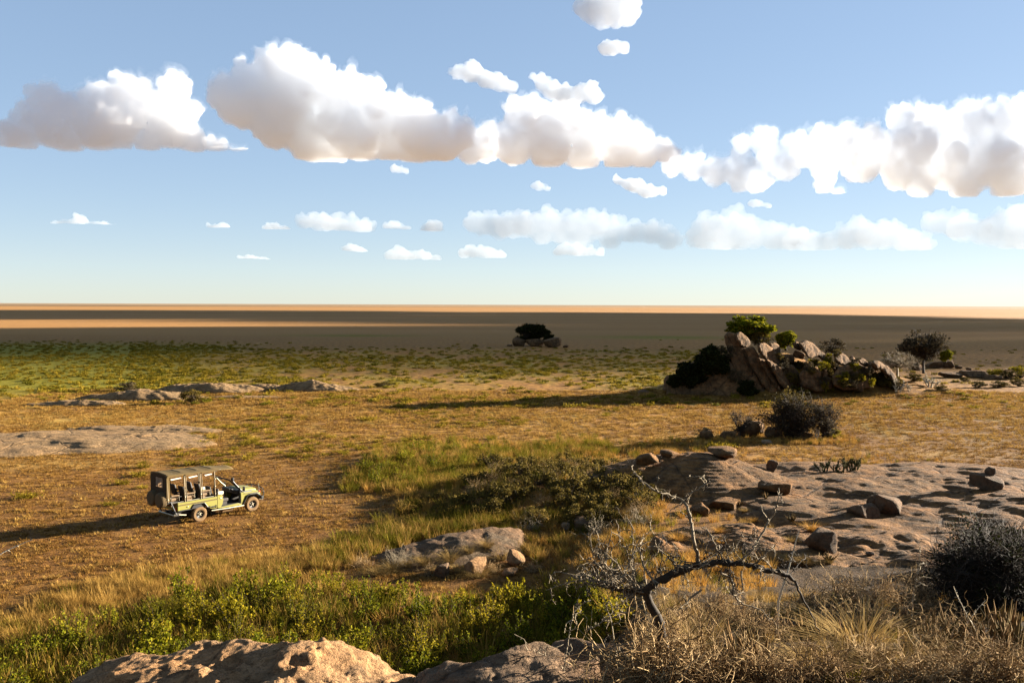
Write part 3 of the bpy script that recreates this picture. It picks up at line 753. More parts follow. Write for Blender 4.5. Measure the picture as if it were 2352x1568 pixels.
for s_, (lab, d_, dp_, tn, ln, pts) in enumerate([
    ('tallest leaning slab at the left crest of the kopje', 115.5, 4.0, .15, .25, [(556, 190), (580, 172), (628, 180), (655, 232), (695, 300), (745, 400), (805, 500), (835, 565), (690, 565), (645, 470), (605, 380), (572, 280)]),
    ('narrow dark slab under the crest of the kopje', 114.3, 3.5, .25, .25, [(678, 268), (722, 258), (765, 330), (835, 450), (905, 530), (850, 565), (765, 455), (700, 350)]),
    ('pale cap block at the very top of the kopje', 115.0, 3.0, .7, .4, [(622, 176), (652, 168), (702, 212), (710, 246), (682, 266), (640, 244), (620, 206)]),
    ('blocky joint stone at the head of the sunlit slab', 114.2, 3.0, .9, .4, [(752, 250), (790, 230), (832, 262), (872, 300), (908, 362), (934, 425), (900, 416), (858, 366), (798, 326), (762, 292)]),
    ('long sunlit pink slab slanting down the kopje front', 113.4, 3.2, .9, .35, [(796, 322), (860, 362), (908, 402), (950, 442), (992, 502), (980, 532), (930, 520), (886, 474), (846, 404)]),
    ('thin slanting slab edge below the sunlit pink slab', 112.8, 1.8, .8, .3, [(750, 324), (792, 330), (854, 420), (894, 500), (890, 540), (850, 486), (796, 402)]),
    ('rounded knob boulder right of the sunlit slab top', 115.6, 2.0, .8, .3, [(822, 242), (856, 230), (888, 264), (894, 304), (860, 304), (828, 268)]),
    ('smooth humped slab high on the kopje right shoulder', 117.0, 3.0, .9, .5, [(996, 238), (1040, 220), (1082, 238), (1112, 268), (1154, 288), (1186, 342), (1174, 360), (1120, 316), (1060, 326), (1026, 284)]),
    ('small knob left of the humped slab', 117.0, 1.8, .8, .3, [(966, 236), (990, 226), (1018, 254), (1014, 284), (978, 268)]),
    ('large dark boulder low in the kopje centre', 113.2, 3.4, .2, .2, [(1010, 420), (1060, 378), (1112, 440), (1154, 480), (1164, 528), (1100, 524), (1046, 500), (1012, 460)]),
    ('narrow upright boulder right of the dark central boulder', 112.8, 1.6, .6, .1, [(1152, 440), (1186, 438), (1208, 480), (1198, 522), (1168, 510)]),
    ('small standing stone spike in the kopje centre', 112.6, .8, .6, .0, [(1148, 396), (1166, 394), (1170, 452), (1152, 458)]),
    ('big dark sloping boulder on the right half of the kopje', 114.0, 3.6, .35, .45, [(1200, 440), (1236, 390), (1300, 362), (1352, 388), (1414, 440), (1456, 500), (1380, 512), (1256, 512), (1208, 486)]),
    ('pale curved rock rib at the right end of the kopje', 114.8, 2.0, .9, .4, [(1436, 350), (1482, 341), (1534, 372), (1576, 424), (1608, 472), (1582, 480), (1538, 434), (1498, 396), (1452, 380)]),
    ('mid slope slab leaning right of the humped slab', 116.4, 2.6, .9, .5, [(1208, 302), (1262, 298), (1304, 328), (1322, 366), (1270, 370), (1224, 348)]),
    ('small sloping boulder above the curved rib', 116.6, 1.8, .9, .5, [(1360, 326), (1396, 333), (1430, 366), (1402, 380), (1366, 356)]),
    ('little dark boulder at the head of the curved rib', 115.6, 1.8, .5, .4, [(1410, 352), (1442, 344), (1480, 386), (1464, 402), (1426, 386)]),
    ('pale boulder half way up the kopje under yellow shrubs', 115.4, 1.8, .9, .4, [(1110, 362), (1150, 352), (1190, 384), (1178, 404), (1124, 396)]),
    ('small pale boulder above the dry grass bank', 116.0, 1.6, .9, .4, [(912, 312), (944, 300), (978, 330), (968, 352), (924, 344)]),
    ('small pale rock fin in the upper kopje grass', 117.2, 1.0, .9, .4, [(1300, 326), (1322, 312), (1346, 342), (1336, 360), (1308, 350)]),
    ('dark shaded rock mass under the fig thicket at the kopje left', 116.2, 5.0, -.25, .3, [(212, 480), (290, 405), (385, 335), (415, 280), (470, 264), (555, 275), (620, 400), (700, 565), (205, 565)]),
    ('shaded block wedged between the leaning slabs and the thicket', 113.8, 2.6, .1, .2, [(700, 440), (740, 430), (800, 520), (790, 560), (700, 560)])]):
    SL.append(cut_slab(lab, pts, d_, dp_, tn, ln, 71 + s_))
remember(SL)
for i_, (lab, x, y, w, h, s_) in enumerate([
        ('dark grey boulder at the shaded left foot of the kopje', 300, 560, 34, 22, 90), ('broad shaded boulder under the dark fig thicket', 420, 560, 32, 18, 91),
        ('low dark rock tail pointing left from the kopje', 90, 595, 30, 13, 92), ('outermost low rock of the dark tail', 20, 590, 18, 8, 93), ('pale wedge stone at the shaded kopje foot', 215, 565, 14, 12, 94),
        ('shaded boulder below the leaning slabs', 600, 545, 30, 16, 95), ('pointed pale stone at the foot of the sunlit slab', 950, 520, 10, 7, 96),
        ('small white boulder at the kopje foot near centre', 1165, 548, 7, 6, 98), ('left pale stone of the pair at the kopje foot', 1465, 562, 7, 4.5, 99), ('right pale stone of the pair at the kopje foot', 1502, 560, 8, 4, 100),
        ('dark humped rock in the gap of the kopje front', 960, 450, 15, 14, 101), ('shaded rock beside the dark thicket on the kopje', 700, 545, 16, 14, 102)]):
    boulder(lab, *c2(x, y), w, h, dist=(115.8 if x < 500 else 113.5) + (i_ % 3) * .5, seed=s_, mat=MR_kopje, group=K)
_r = random.Random(3)
for i_ in range(14):
    x_, y_ = _r.uniform(960, 1560), 0
    y_ = _r.uniform(300 + max(0, x_ - 900) * .18, 520)
    boulder('rounded weathered boulder bedded in the kopje slope', *c2(x_, y_), _r.uniform(7, 13), _r.uniform(5, 9), dist=None, tilt=_r.uniform(15, 40), seed=140 + i_, mat=MR_kopje, group='bedded boulders of the kopje slope', sub=3, sink=.35)
# rocks right of the kopje
K2 = 'rocks around the lone dark tree'
for lab, x, y, w, h, d, s_ in [('humped boulder right of the lone dark tree', 1895, 388, 14, 10, 150, 110), ('low boulder under the lone dark tree', 1825, 388, 16, 7, 150, 111), ('grey boulder left of the lone dark tree', 1715, 400, 14, 7, 148, 112),
        ('flat rock at the middle of the right rock row', 2060, 445, 26, 7, 138, 113), ('low dark rock at the left of the right rock row', 1920, 445, 22, 6, 138, 114), ('small round stone behind the right rock row', 1962, 392, 7, 4, 150, 115), ('tiny stone right of the humped boulder', 2020, 400, 6, 3, 150, 116), ('dark rock near the right end of the rock row', 2180, 455, 16, 5, 136, 117)]:
    boulder(lab, *c2(x, y), w, h, dist=None, seed=s_, mat=MR_kopje, group=K2)
# rocks under the front thicket
K3 = 'boulders under the front thicket'
for lab, x, y, w, h, s_ in [('dark egg-shaped boulder at the left end of the thicket', 450, 815, 14, 10, 120), ('low dark boulder under the bare shrub', 580, 808, 18, 8, 121), ('largest shaded boulder under the thicket', 715, 800, 26, 16, 122), ('shaded boulder in the thicket centre', 850, 808, 18, 11, 123), ('dark boulder under the thicket right half', 1030, 815, 22, 9, 124)]:
    boulder(lab, *c2(x, y), w, h, seed=s_, mat=MR_kopje, group=K3)
# far kopje in the cloud shadow
K4 = 'boulders of the far kopje'
def c8(x, y): return (1300 + x / 2.352) / 3.1641, (920 + y / 2.352) / 3.1641
for lab, x, y, w, h, s_ in [('left boulder of the far kopje under its tree', 800, 410, 13, 9, 130), ('long middle boulder of the far kopje', 930, 412, 22, 8, 131), ('right humped boulder of the far kopje', 1050, 420, 18, 10, 132), ('small outlying rock right of the far kopje', 1155, 420, 6, 3, 133), ('tiny rock at the left tip of the far kopje', 735, 410, 6, 2, 134)]:
    boulder(lab, *c8(x, y), w, h, seed=s_, mat=MR_kopje, group=K4)

# ------------------------------------------------------------------ safari vehicle
def paint(name, col, rough=.45, metal=0.0, spec=.4, dirt=.35, dirt_col=(.30, .19, .10)):
    m = NT(name); p = m.coord('Object')
    n = m.noise(p, 3.0, 5, .65); z = m.node('ShaderNodeSeparateXYZ'); m.t.links.new(p, z.inputs[0])
    lowd = m.ramp(m.math('ADD', z.outputs[2], m.math('MULTIPLY', n, .5)), (.55, 1.0), (1.25, 0.0))
    d = m.math('MULTIPLY', m.math('ADD', m.ramp(n, (.45, 0.0), (.75, .6)), lowd), dirt)
    c = m.mix(d, col, dirt_col)
    m.bsdf(c, m.math('ADD', m.math('MULTIPLY', d, .4), rough), None, spec, metal)
    return m.m
V_paint = paint('khaki_green_paint', (.29, .275, .062), .38, dirt=.14)
V_canvas = paint('khaki_canvas', (.16, .115, .055), .9, spec=.1, dirt=.2)
V_curtain = paint('brown_canvas', (.075, .052, .034), .9, spec=.1, dirt=.2)
V_black = paint('black_trim', (.018, .016, .014), .5, dirt=.04)
V_rub = paint('dusty_rubber', (.13, .095, .065), .9, spec=.1, dirt=.9, dirt_col=(.24, .155, .09))
V_metal = paint('dull_metal', (.55, .52, .46), .35, .8, dirt=.25)
V_brown = paint('brown_vinyl', (.20, .12, .05), .6, dirt=.2)
V_dark = paint('dark_seat_vinyl', (.028, .02, .015), .6, dirt=.04)
V_post = paint('olive_brown_tube', (.21, .15, .065), .6, dirt=.2)
V_cover = paint('olive_brown_wheel_cover', (.14, .10, .055), .85, spec=.15, dirt=.3)
V_white = paint('white_paint', (.78, .76, .70), .5, dirt=.08)
V_red = paint('red_lens', (.50, .035, .01), .25, dirt=.05)
V_orange = paint('amber_lens', (.75, .20, .02), .25, dirt=.05)
V_green = paint('green_bottle', (.02, .28, .09), .25, dirt=.0)
def glass_mat(name, tint, alpha):
    m = NT(name); g = m.node('ShaderNodeBsdfGlossy'); g.inputs['Roughness'].default_value = .05; g.inputs['Color'].default_value = (.9, .9, .9, 1)
    t = m.node('ShaderNodeBsdfTransparent'); t.inputs[0].default_value = (*tint, 1)
    mx = m.node('ShaderNodeMixShader'); mx.inputs[0].default_value = alpha
    m.t.links.new(t.outputs[0], mx.inputs[1]); m.t.links.new(g.outputs[0], mx.inputs[2]); m.t.links.new(mx.outputs[0], m.out.inputs[0]); return m.m
_m = NT('black_steel_rim'); _m.bsdf(_m.ramp(_m.noise(_m.coord('Object'), 9, 4), (.4, (.02, .018, .016)), (.8, (.09, .065, .045))), .45); V_rim = _m.m
V_glass = glass_mat('windscreen_glass', (.86, .90, .88), .08)
_m = NT('clouded_clear_plastic'); _n = _m.noise(_m.coord('Object'), 4, 4)
_m.leaf(_m.ramp(_n, (.3, (.62, .50, .44)), (.7, (.80, .70, .62))), .6, .3); V_plastic = _m.m
_m = NT('mirror_silver'); _m.bsdf((.85, .88, .9), .03, metal=1.0); V_mirror = _m.m

def build_vehicle():
    a = ground_at(199.1, 520.8); b = ground_at(251.7, 510.5)
    hd = math.atan2(b[1] - a[1], b[0] - a[0])
    off = Matrix.Rotation(hd, 3, 'Z') @ Vector((0, .72, 0))
    root = empty('safari_vehicle', (a[0] + off.x, a[1] + off.y, hz(a[0], a[1]) - .01), hd)
    tag(root, 'open-sided khaki green safari vehicle with canvas roof on the dry plain', 'safari vehicle')
    X = root
    # chassis, axles
    m = MB()
    for s in (-1, 1): m.box((1.2, s * .45, .52), (4.9, .10, .16))
    for x in (-1.1, .6, 1.6, 2.5, 3.6): m.box((x, 0, .52), (.12, .9, .12))
    m.tube([(0, -.68, .40), (0, .68, .40)], .07, 8).tube([(3.18, -.68, .40), (3.18, .68, .40)], .07, 8)
    m.lathe([(.02, -.16), (.17, -.08), (.17, .08), (.02, .16)], (0, 0, .40), 'x', 12)
    m.box((1.75, -.35, .42), (.7, .5, .22))
    m.build('chassis', V_black, X)
    m = MB(); m.lathe([(.02, -.35), (.17, -.32), (.17, .32), (.02, .35)], (1.75, -.52, .36), 'x', 12); m.build('fuel_tank', V_rub, X, shade=False)
    # wheels
    for x in (0, 3.18):
        for s in (-1, 1):
            w = empty('wheel', (x, s * .72, .405)); w.parent = X
            prof = [(.212, -.10), (.27, -.125), (.36, -.125), (.395, -.10), (.408, -.05), (.408, .05), (.395, .10), (.36, .125), (.27, .125), (.212, .11), (.212, -.10)]
            t = MB().lathe(prof, (0, 0, 0), 'y', 36, caps=False)
            for k in range(30):
                an = 2 * math.pi * k / 30
                t.box((.405 * math.cos(an), .0, .405 * math.sin(an)), (.02, .19, .035), (0, -an, 0))
            t.build('tyre', V_rub, w, shade=False)
            r = MB().lathe([(.02, s * .02), (.10, s * .03), (.15, s * .05), (.19, s * .10), (.205, s * .118), (.215, s * .122), (.215, -s * .10), (.02, -s * .1)], (0, 0, 0), 'y', 28)
            rm = r.build('rim', V_rim, w)
            r = MB().lathe([(.06, s * .02), (.06, s * .095), (.045, s * .11), (.01, s * .115)], (0, 0, 0), 'y', 14)
            r.build('hub_cap', V_metal, rm)
            for k in range(5):
                an = 2 * math.pi * k / 5 + .3
                MB().lathe([(.018, s * .03), (.018, s * .075), (.005, s * .08)], (.105 * math.cos(an), 0, .105 * math.sin(an)), 'y', 8).build('wheel_nut', V_metal, rm)
    # cargo tub with wheel-arch cutouts
    for s in (-1, 1):
        y0, y1 = s * .86, s * .82
        side = [(-1.25, .74), (-.53, .74), (-.36, .97), (.20, .97), (.40, .72), (.99, .60), (.99, 1.19), (-1.25, 1.19)]
        MB().prism(side, y0, y1).build('tub_side', V_paint, X, .012)
        MB().box((-.13, s * .868, 1.055), (2.26, .022, .055)).build('rub_rail', V_cover, X, .006)
        arch = MB()
        for p0, p1 in (((-.55, .74), (-.38, .985)), ((-.38, .985), (.22, .985)), ((.22, .985), (.42, .72))):
            arch.tube([(p0[0], s * .885, p0[1]), (p1[0], s * .885, p1[1])], .028, 6)
        arch.build('wheel_arch_trim', V_black, X)
        MB().prism([(-.50, .76), (-.34, .99), (.19, .99), (.36, .76)], s * .83, s * .42).build('inner_arch', V_black, X)
        MB().box((.71, s * .875, .70), (.52, .03, .05)).build('side_skid', V_black, X, .005)
        MB().box((-.90, s * .875, .775), (.68, .03, .05)).build('side_skid', V_black, X, .005)
        lk = MB(); lk.tube([(.56, s * .885, .76), (.56, s * .885, .64), (.93, s * .885, .58), (.93, s * .885, .76)], .018, 6); lk.build('side_step_loop', V_paint, X)
        MB().lathe([(.03, s * .0), (.03, s * .03), (.01, s * .035)], (-.72, s * .86, .93), 'y', 12).build('fuel_cap', V_metal, X)
        MB().prism([(-1.27, .74), (-1.17, .74), (-1.17, 1.20), (-1.27, 1.20)], s * .872, s * .80).build('corner_post', V_paint, X, .008)
    MB().box((-.13, 0, .98), (2.2, 1.64, .05)).build('tub_floor', V_black, X)
    MB().box((-1.25, 0, .97), (.04, 1.6, .44)).build('tailgate', V_paint, X, .01)
    MB().box((.97, 0, .95), (.04, 1.64, .60)).build('cab_bulkhead', V_black, X)
    # rear overhang frame and bumper
    m = MB()
    for s in (-1, 1):
        m.tube([(-1.25, s * .80, 1.24), (-1.80, s * .80, 1.30)], .035, 6)
        m.tube([(-1.62, s * .82, 1.26), (-1.30, s * .78, .58)], .028, 6)
    m.tube([(-1.80, -.82, 1.30), (-1.80, .82, 1.30)], .035, 6)
    m.box((-1.52, 0, 1.25), (.56, 1.6, .05))
    m.build('rear_frame', V_black, X)
    m = MB(); m.tube([(-1.42, -.80, .56), (-1.42, .80, .56)], .045, 8).tube([(-1.42, -.8, .56), (-1.2, -.86, .58), (-.8, -.84, .50)], .028, 6).tube([(-1.42, .8, .56), (-1.2, .86, .58), (-.8, .84, .50)], .028, 6)
    m.build('rear_bumper', V_metal, X)
    for s in (-1, 1):
        c = (-1.87, s * .43, 1.40)
        w = MB().lathe([(.03, -.26), (.30, -.255), (.375, -.22), (.40, -.16), (.41, .0), (.40, .05), (.36, .09), (.03, .1)], c, 'x', 36)
        w.build('spare_wheel_cover', V_cover, X, shade=False)
        MB().tube([(-1.80, s * .43, 1.4), (-1.3, s * .43, 1.1)], .05, 8).build('spare_wheel_bracket', V_black, X)
    # canopy posts, hoops
    zt = lambda x: 2.70 - .02 * (x + 1.8)
    posts = (-1.80, -.86, .05, .88)
    for i, x in enumerate(posts):
        for s in (-1, 1):
            m = MB(); m.tube([(x + .02, s * .82, 1.20 if i else 1.30), (x - .03, s * .80, zt(x) - .05)], .036, 8); m.build('roof_post', V_post, X)
            if 0 < i < 3:
                MB().tube([(x + .13, s * .82, 1.20), (x + .06, s * .80, zt(x) - .05)], .022, 6).build('roof_post', V_post, X)
            for zz in ((1.35, 1.75, 2.15) if i == 3 else (1.45,)):
                MB().lathe([(.02, 0), (.028, s * .035), (.008, s * .045)], (x, s * .845, zz), 'y', 8).build('post_stud', V_metal, X)
        MB().tube([(x - .03, -.80, zt(x) - .05), (x - .03, -.40, zt(x) + .03), (x - .03, .40, zt(x) + .03), (x - .03, .80, zt(x) - .05)], .03, 8).build('roof_hoop', V_post, X)
    # canvas roof, sagging between hoops
    xs = np.linspace(-1.86, 2.12, 41); ys = np.linspace(-.88, .88, 17)
    top = []; 
    for x in xs:
        hoop = min(abs(x - q) for q in posts + (2.12,))
        for y in ys:
            t = abs(y) / .88
            z = zt(x) + .05 - .07 * t ** 2.5 - .035 * min(hoop / .45, 1) * (1 - t * t) 
            if x > .95: z -= (.05 + .03 * t) * (x - .95)
            yy = y * (1 - .25 * max(0, (x - .95) / 1.17) ** 2)
            top.append((x, yy, z))
    n = len(ys); q = [(i * n + j, (i + 1) * n + j, (i + 1) * n + j + 1, i * n + j + 1) for i in range(len(xs) - 1) for j in range(n - 1)]
    o = mesh_obj('canvas_roof', np.array(top), q, V_canvas, X, True)
    sm = o.modifiers.new('thick', 'SOLIDIFY'); sm.thickness = .02
    for s in (-1, 1):                                     # valance, with white strips painted for bright light through its gap
        for x0, x1 in ((-1.83, -.89), (-.83, .02), (.09, .86)):
            z0 = zt((x0 + x1) / 2) - .02
            MB().prism([(x0, z0 - .02), (x1, z0 - .04), (x1, z0 - .07), (x0, z0 - .085)], s * .865, s * .855).build('canvas_valance', V_canvas, X)
            MB().prism([(x0 + .16, z0 - .175), (x1 - .2, z0 - .155), (x1 - .16, z0 - .205), (x0 + .22, z0 - .245)], s * .868, s * .850).build('bright_gap_strip', V_white, X)
        MB().tube([(.90, s * .80, 2.52), (1.10, s * .80, 2.60), (1.25, s * .80, 2.60)], .018, 6).build('roof_strut', V_metal, X)
    # rear curtain with clear window
    hw, zb, ztp = .83, 1.36, 2.76
    outer = [(-hw, zb), (hw, zb), (hw, ztp - .12), (hw - .07, ztp - .02), (0, ztp + .03), (-hw + .07, ztp - .02), (-hw, ztp - .12)]
    wy0, wy1, wz0, wz1 = -.40, .32, 2.02, 2.52
    m = MB()
    x0, x1 = -1.85, -1.81
    m.prism([(-hw, zb), (hw, zb), (hw, wz0), (-hw, wz0)], x0, x1, 'x')
    m.prism([(-hw, wz0), (wy0, wz0), (wy0, wz1), (-hw, wz1)], x0, x1, 'x').prism([(wy1, wz0), (hw, wz0), (hw, wz1), (wy1, wz1)], x0, x1, 'x')
    m.prism([(-hw, wz1), (hw, wz1), (hw, ztp - .12), (hw - .07, ztp - .02), (0, ztp + .03), (-hw + .07, ztp - .02), (-hw, ztp - .12)], x0, x1, 'x')
    cu = m.build('rear_curtain', V_curtain, X)
    MB().box((-1.83, (wy0 + wy1) / 2, (wz0 + wz1) / 2), (.006, wy1 - wy0, wz1 - wz0)).build('clear_window', V_plastic, cu)
    for s in (-1, 1):
        MB().prism([(-1.85, 1.36), (-1.66, 1.36), (-1.70, 2.62), (-1.85, 2.62)], s * .838, s * .826).build('curtain_side_flap', V_canvas, cu)
    # passenger seats: three rows of two
    for x in (-1.42, -.55, .34):
        for s in (-1, 1):
            st = empty('passenger_seat', (x, s * .43, 1.02)); st.parent = X
            MB().box((.12, 0, .36), (.50, .52, .14)).build('cushion', V_brown, st, .04)
            MB().prism([(-.22, .38), (-.10, .38), (-.26, .96), (-.36, .94)], -.25, .25).build('backrest', V_dark, st, .04)
            MB().box((.08, -s * 0 + s * .30, .56), (.46, .07, .07), (0, R(4), 0)).build('armrest', V_brown, st, .02)
            MB().box((.10, 0, .14), (.42, .44, .28)).build('seat_box', V_brown if s < 0 else V_dark, st)
            MB().tube([(-.15, s * .31, .02), (-.12, s * .31, .52), (.28, s * .31, .54), (.30, s * .31, .30)], .016, 6).build('armrest_tube', V_metal, st)
    MB().tube([(-1.58, -.80, 1.22), (-.85, -.80, 1.22), (.05, -.80, 1.22), (.90, -.80, 1.22)], .022, 6).build('side_rail', V_metal, X)
    MB().tube([(-1.58, .80, 1.22), (.90, .80, 1.22)], .022, 6).build('side_rail', V_metal, X)
    MB().lathe([(.035, 0), (.035, .16), (.015, .2), (.015, .24)], (.42, -.10, 1.46), 'z', 10).build('drink_bottle', V_green, X)
    # cab: floor, sill, rear pillar, door opening, dash
    MB().box((1.78, 0, .60), (1.60, 1.56, .06)).build('cab_floor', V_black, X)
    for s in (-1, 1):
        pil = [(1.01, .56), (1.16, .53), (1.30, .70), (1.36, .95), (1.33, 1.12), (1.26, 1.30), (1.01, 1.32)]
        MB().prism(pil, s * .855, s * .78).build('cab_rear_pillar', V_paint, X, .015)
        MB().box((1.17, s * .862, 1.36), (.33, .12, .17), (0, R(4), 0)).build('side_bolster', V_white, X, .03)
        MB().lathe([(.03, 0), (.03, s * .02), (.008, s * .03)], (1.20, s * .855, 1.06), 'y', 10).build('door_latch', V_metal, X)
        MB().prism([(1.10, .53), (2.52, .47), (2.52, .53), (2.25, .62), (1.10, .57)], s * .85, s * .80).build('door_sill', V_paint, X, .01)
        m = MB(); m.tube([(.62, s * .91, .50), (1.5, s * .92, .47), (2.58, s * .90, .45)], .038, 8)
        for x in (.8, 1.5, 2.3): m.tube([(x, s * .91, .47), (x, s * .45, .52)], .03, 6)
        m.build('rock_slider', V_metal, X)
        # front wing with wheel cutout
        wing = [(2.45, .52), (2.60, .50), (2.72, .72), (2.84, .93), (3.0, .97), (3.42, .95), (3.60, .84), (3.66, .86), (3.66, 1.0), (3.58, 1.10), (2.43, 1.17)]
        MB().prism(wing, s * .845, s * .60).build('front_wing', V_paint, X, .02)
        m = MB(); m.tube([(2.56, s * .86, .48), (2.70, s * .875, .74), (2.82, s * .885, .95), (2.98, s * .89, 1.0), (3.44, s * .885, .98), (3.62, s * .86, .86)], .04, 6); m.build('wing_flare', V_black, X)
        MB().box((3.12, s * .865, 1.065), (.95, .03, .022), (0, R(3.5), 0)).build('wing_trim', V_metal, X)
        m = MB(); m.prism([(2.6, .55), (2.8, .95), (3.5, .95), (3.62, .6)], s * .60, s * .40); m.build('inner_wing', V_black, X)
        # A pillar
        MB().tube([(2.47, s * .76, 1.30), (2.12, s * .73, 1.62), (1.84, s * .70, 1.92)], .035, 8).build('windscreen_pillar', V_black if s < 0 else V_paint, X)
        MB().prism([(2.40, .56), (2.50, .54), (2.50, 1.30), (2.40, 1.32)], s * .82, s * .70).build('cowl_side', V_black, X)
    MB().tube([(1.84, -.70, 1.92), (1.80, -.5, 1.955), (1.80, .5, 1.955), (1.84, .70, 1.92)], .04, 8).build('windscreen_header', V_black, X)
    g = mesh_obj('windscreen', np.array([(2.46, -.74, 1.33), (2.46, .74, 1.33), (1.83, .69, 1.92), (1.83, -.69, 1.92)]), [(0, 1, 2, 3)], V_glass, X)
    MB().box((2.36, 0, 1.20), (.26, 1.46, .24)).build('dashboard', V_black, X, .03)
    tor = MB()
    for k in range(20):
        a0, a1 = 2 * math.pi * k / 20, 2 * math.pi * (k + 1) / 20
        f_ = lambda t: (2.12 - .10 * math.sin(t), -.38 + .19 * math.cos(t), 1.34 + .17 * math.sin(t))
        tor.tube([f_(a0), f_(a1)], .016, 6, caps=False)
    tor.tube([f_(0.2), f_(3.3)], .012, 6); tor.tube([(2.12, -.38, 1.34), (2.35, -.38, 1.20)], .025, 6)
    tor.build('steering_wheel', V_black, X)
    for s in (-1, 1):
        st = empty('front_seat', (1.42, s * .40, .63)); st.parent = X
        MB().box((.12, 0, .25), (.50, .50, .18)).build('cushion', V_dark, st, .04)
        MB().prism([(-.20, .30), (-.06, .30), (-.20, .92), (-.30, .90)], -.24, .24).build('backrest', V_dark, st, .04)
        MB().box((.1, 0, .08), (.4, .44, .16)).build('seat_box', V_black, st)
    # bonnet, nose
    hood = []
    hx = [(2.45, 1.30), (2.7, 1.315), (3.1, 1.28), (3.45, 1.23), (3.60, 1.18), (3.66, 1.05), (3.66, .80)]
    hy = np.linspace(-1, 1, 13)
    hv = []
    for x, z in hx:
        for t in hy: hv.append((x, t * .66, z + .035 * (1 - t * t) - (.10 if abs(t) == 1 else .0)))
    n = 13; hf = [(i * n + j, (i + 1) * n + j, (i + 1) * n + j + 1, i * n + j + 1) for i in range(len(hx) - 1) for j in range(n - 1)]
    o = mesh_obj('bonnet', np.array(hv), hf, V_paint, X, True); o.modifiers.new('t', 'SOLIDIFY').thickness = .03
    for s in (-1, 1):
        MB().prism([(2.45, 1.12), (3.64, 1.04), (3.60, 1.13), (2.45, 1.24)], s * .672, s * .64).build('bonnet_side', V_paint, X, .01)
    m = MB(); m.box((3.675, 0, .99), (.03, .78, .26)); m.build('grille', V_black, X)
    for k in range(4): MB().box((3.695, 0, .90 + k * .06), (.02, .76, .02)).build('grille_bar', V_metal, X)
    for s in (-1, 1):
        MB().lathe([(.10, 0), (.10, .03), (.02, .05)], (3.67, s * .50, .99), 'x', 18).build('headlight', V_white, X)
        MB().box((3.64, s * .74, 1.045), (.10, .16, .11)).build('indicator_lamp', V_orange, X, .015)
        MB().box((3.60, s * .852, 1.06), (.08, .02, .08)).build('side_marker', V_red, X)
        MB().box((-1.28, s * .70, .86), (.03, .12, .16)).build('tail_lamp', V_red, X)
    # bull bar, bumper, aerial
    m = MB(); m.box((3.82, 0, .68), (.16, 1.66, .17)); m.build('front_bumper', V_black, X, .03)
    m = MB()
    for s in (-1, 1):
        m.tube([(3.80, s * .36, .72), (3.90, s * .36, 1.0), (3.88, s * .36, 1.26)], .03, 8)
        m.tube([(3.86, s * .80, .74), (3.92, s * .80, .95), (3.84, s * .78, 1.20), (3.88, s * .36, 1.26)], .03, 8)
        m.tube([(3.92, s * .80, .95), (3.93, s * .36, 1.0)], .025, 6)
    m.tube([(3.88, -.36, 1.26), (3.88, .36, 1.26)], .03, 8).tube([(3.93, -.36, 1.0), (3.93, .36, 1.0)], .03, 8)
    m.build('bull_bar', V_black, X)
    MB().box((3.86, 0, .56), (.30, 1.2, .03), (0, R(12), 0)).build('skid_plate', V_metal, X)
    MB().tube([(3.70, -.62, 1.10), (3.70, -.62, 1.38)], .012, 6).lathe([(.01, 0), (.03, .02), (.03, .05), (.01, .07)], (3.70, -.62, 1.38), 'z', 8).build('aerial_mast', V_metal, X)
    # snorkel on the right wing
    m = MB(); m.tube([(3.18, -.70, 1.13), (2.72, -.73, 1.15), (2.52, -.78, 1.24), (2.36, -.80, 1.42), (2.14, -.78, 1.68), (2.00, -.76, 1.86)], [.05, .055, .055, .045, .04, .04], 8); m.build('snorkel_pipe', V_black, X)
    MB().lathe([(.03, -.02), (.07, 0), (.085, .08), (.085, .14), (.05, .18), (.01, .19)], (1.98, -.76, 1.87), 'z', 12).build('snorkel_head', V_black, X)
    MB().box((3.0, -.712, 1.12), (.42, .05, .09)).build('snorkel_intake', V_black, X)
    # wing mirrors
    for s in (-1, 1):
        MB().tube([(2.48, s * .76, 1.24), (2.50, s * .98, 1.32)], .014, 6).build('mirror_arm', V_black, X)
        mr = MB().box((2.53, s * 1.0, 1.38), (.05, .19, .26)).build('wing_mirror', V_black, X, .015)
        q = mesh_obj('mirror_glass', np.array([(2.475, s * 1.0 - .085 , 1.26), (2.495, s * 1.0 + .085, 1.26), (2.50, s * 1.0 + .085, 1.50), (2.48, s * 1.0 - .085, 1.50)]), [(0, 1, 2, 3)], V_mirror, mr)
    return root
vehicle = build_vehicle()

# ------------------------------------------------------------------ plant materials
def leaf_mat(name, c0, c1, c2_, trans=.35, obj=.35):
    m = NT(name)
    f = m.math('ADD', m.math('MULTIPLY', m.island(), 1 - obj), m.math('MULTIPLY', m.rand(), obj))
    m.leaf(m.ramp(f, (.15, c0), (.5, c1), (.88, c2_)), trans)
    return m.m
def bark_mat(name, c0, c1, rough=.85):
    m = NT(name); p = m.coord('Object')
    n = m.noise(p, 14, 4, .7); f = m.math('ADD', m.math('MULTIPLY', n, .7), m.math('MULTIPLY', m.island(), .3))
    m.bsdf(m.ramp(f, (.3, c0), (.7, c1)), rough, m.bump(n, .6, .02), spec=.15)
    return m.m
ML_shrub = leaf_mat('shrub_leaves', (.10, .098, .007), (.25, .215, .011), (.50, .370, .028))
ML_fresh = leaf_mat('fresh_green_leaves', (.085, .105, .007), (.20, .205, .011), (.42, .350, .026))
ML_dark = leaf_mat('shade_dark_leaves', (.014, .016, .006), (.028, .032, .009), (.055, .060, .016), .15)  # dark base colour paints the leaves as shaded and backlit
ML_olive = leaf_mat('olive_brown_leaves', (.07, .055, .016), (.15, .115, .030), (.27, .19, .05), .25)
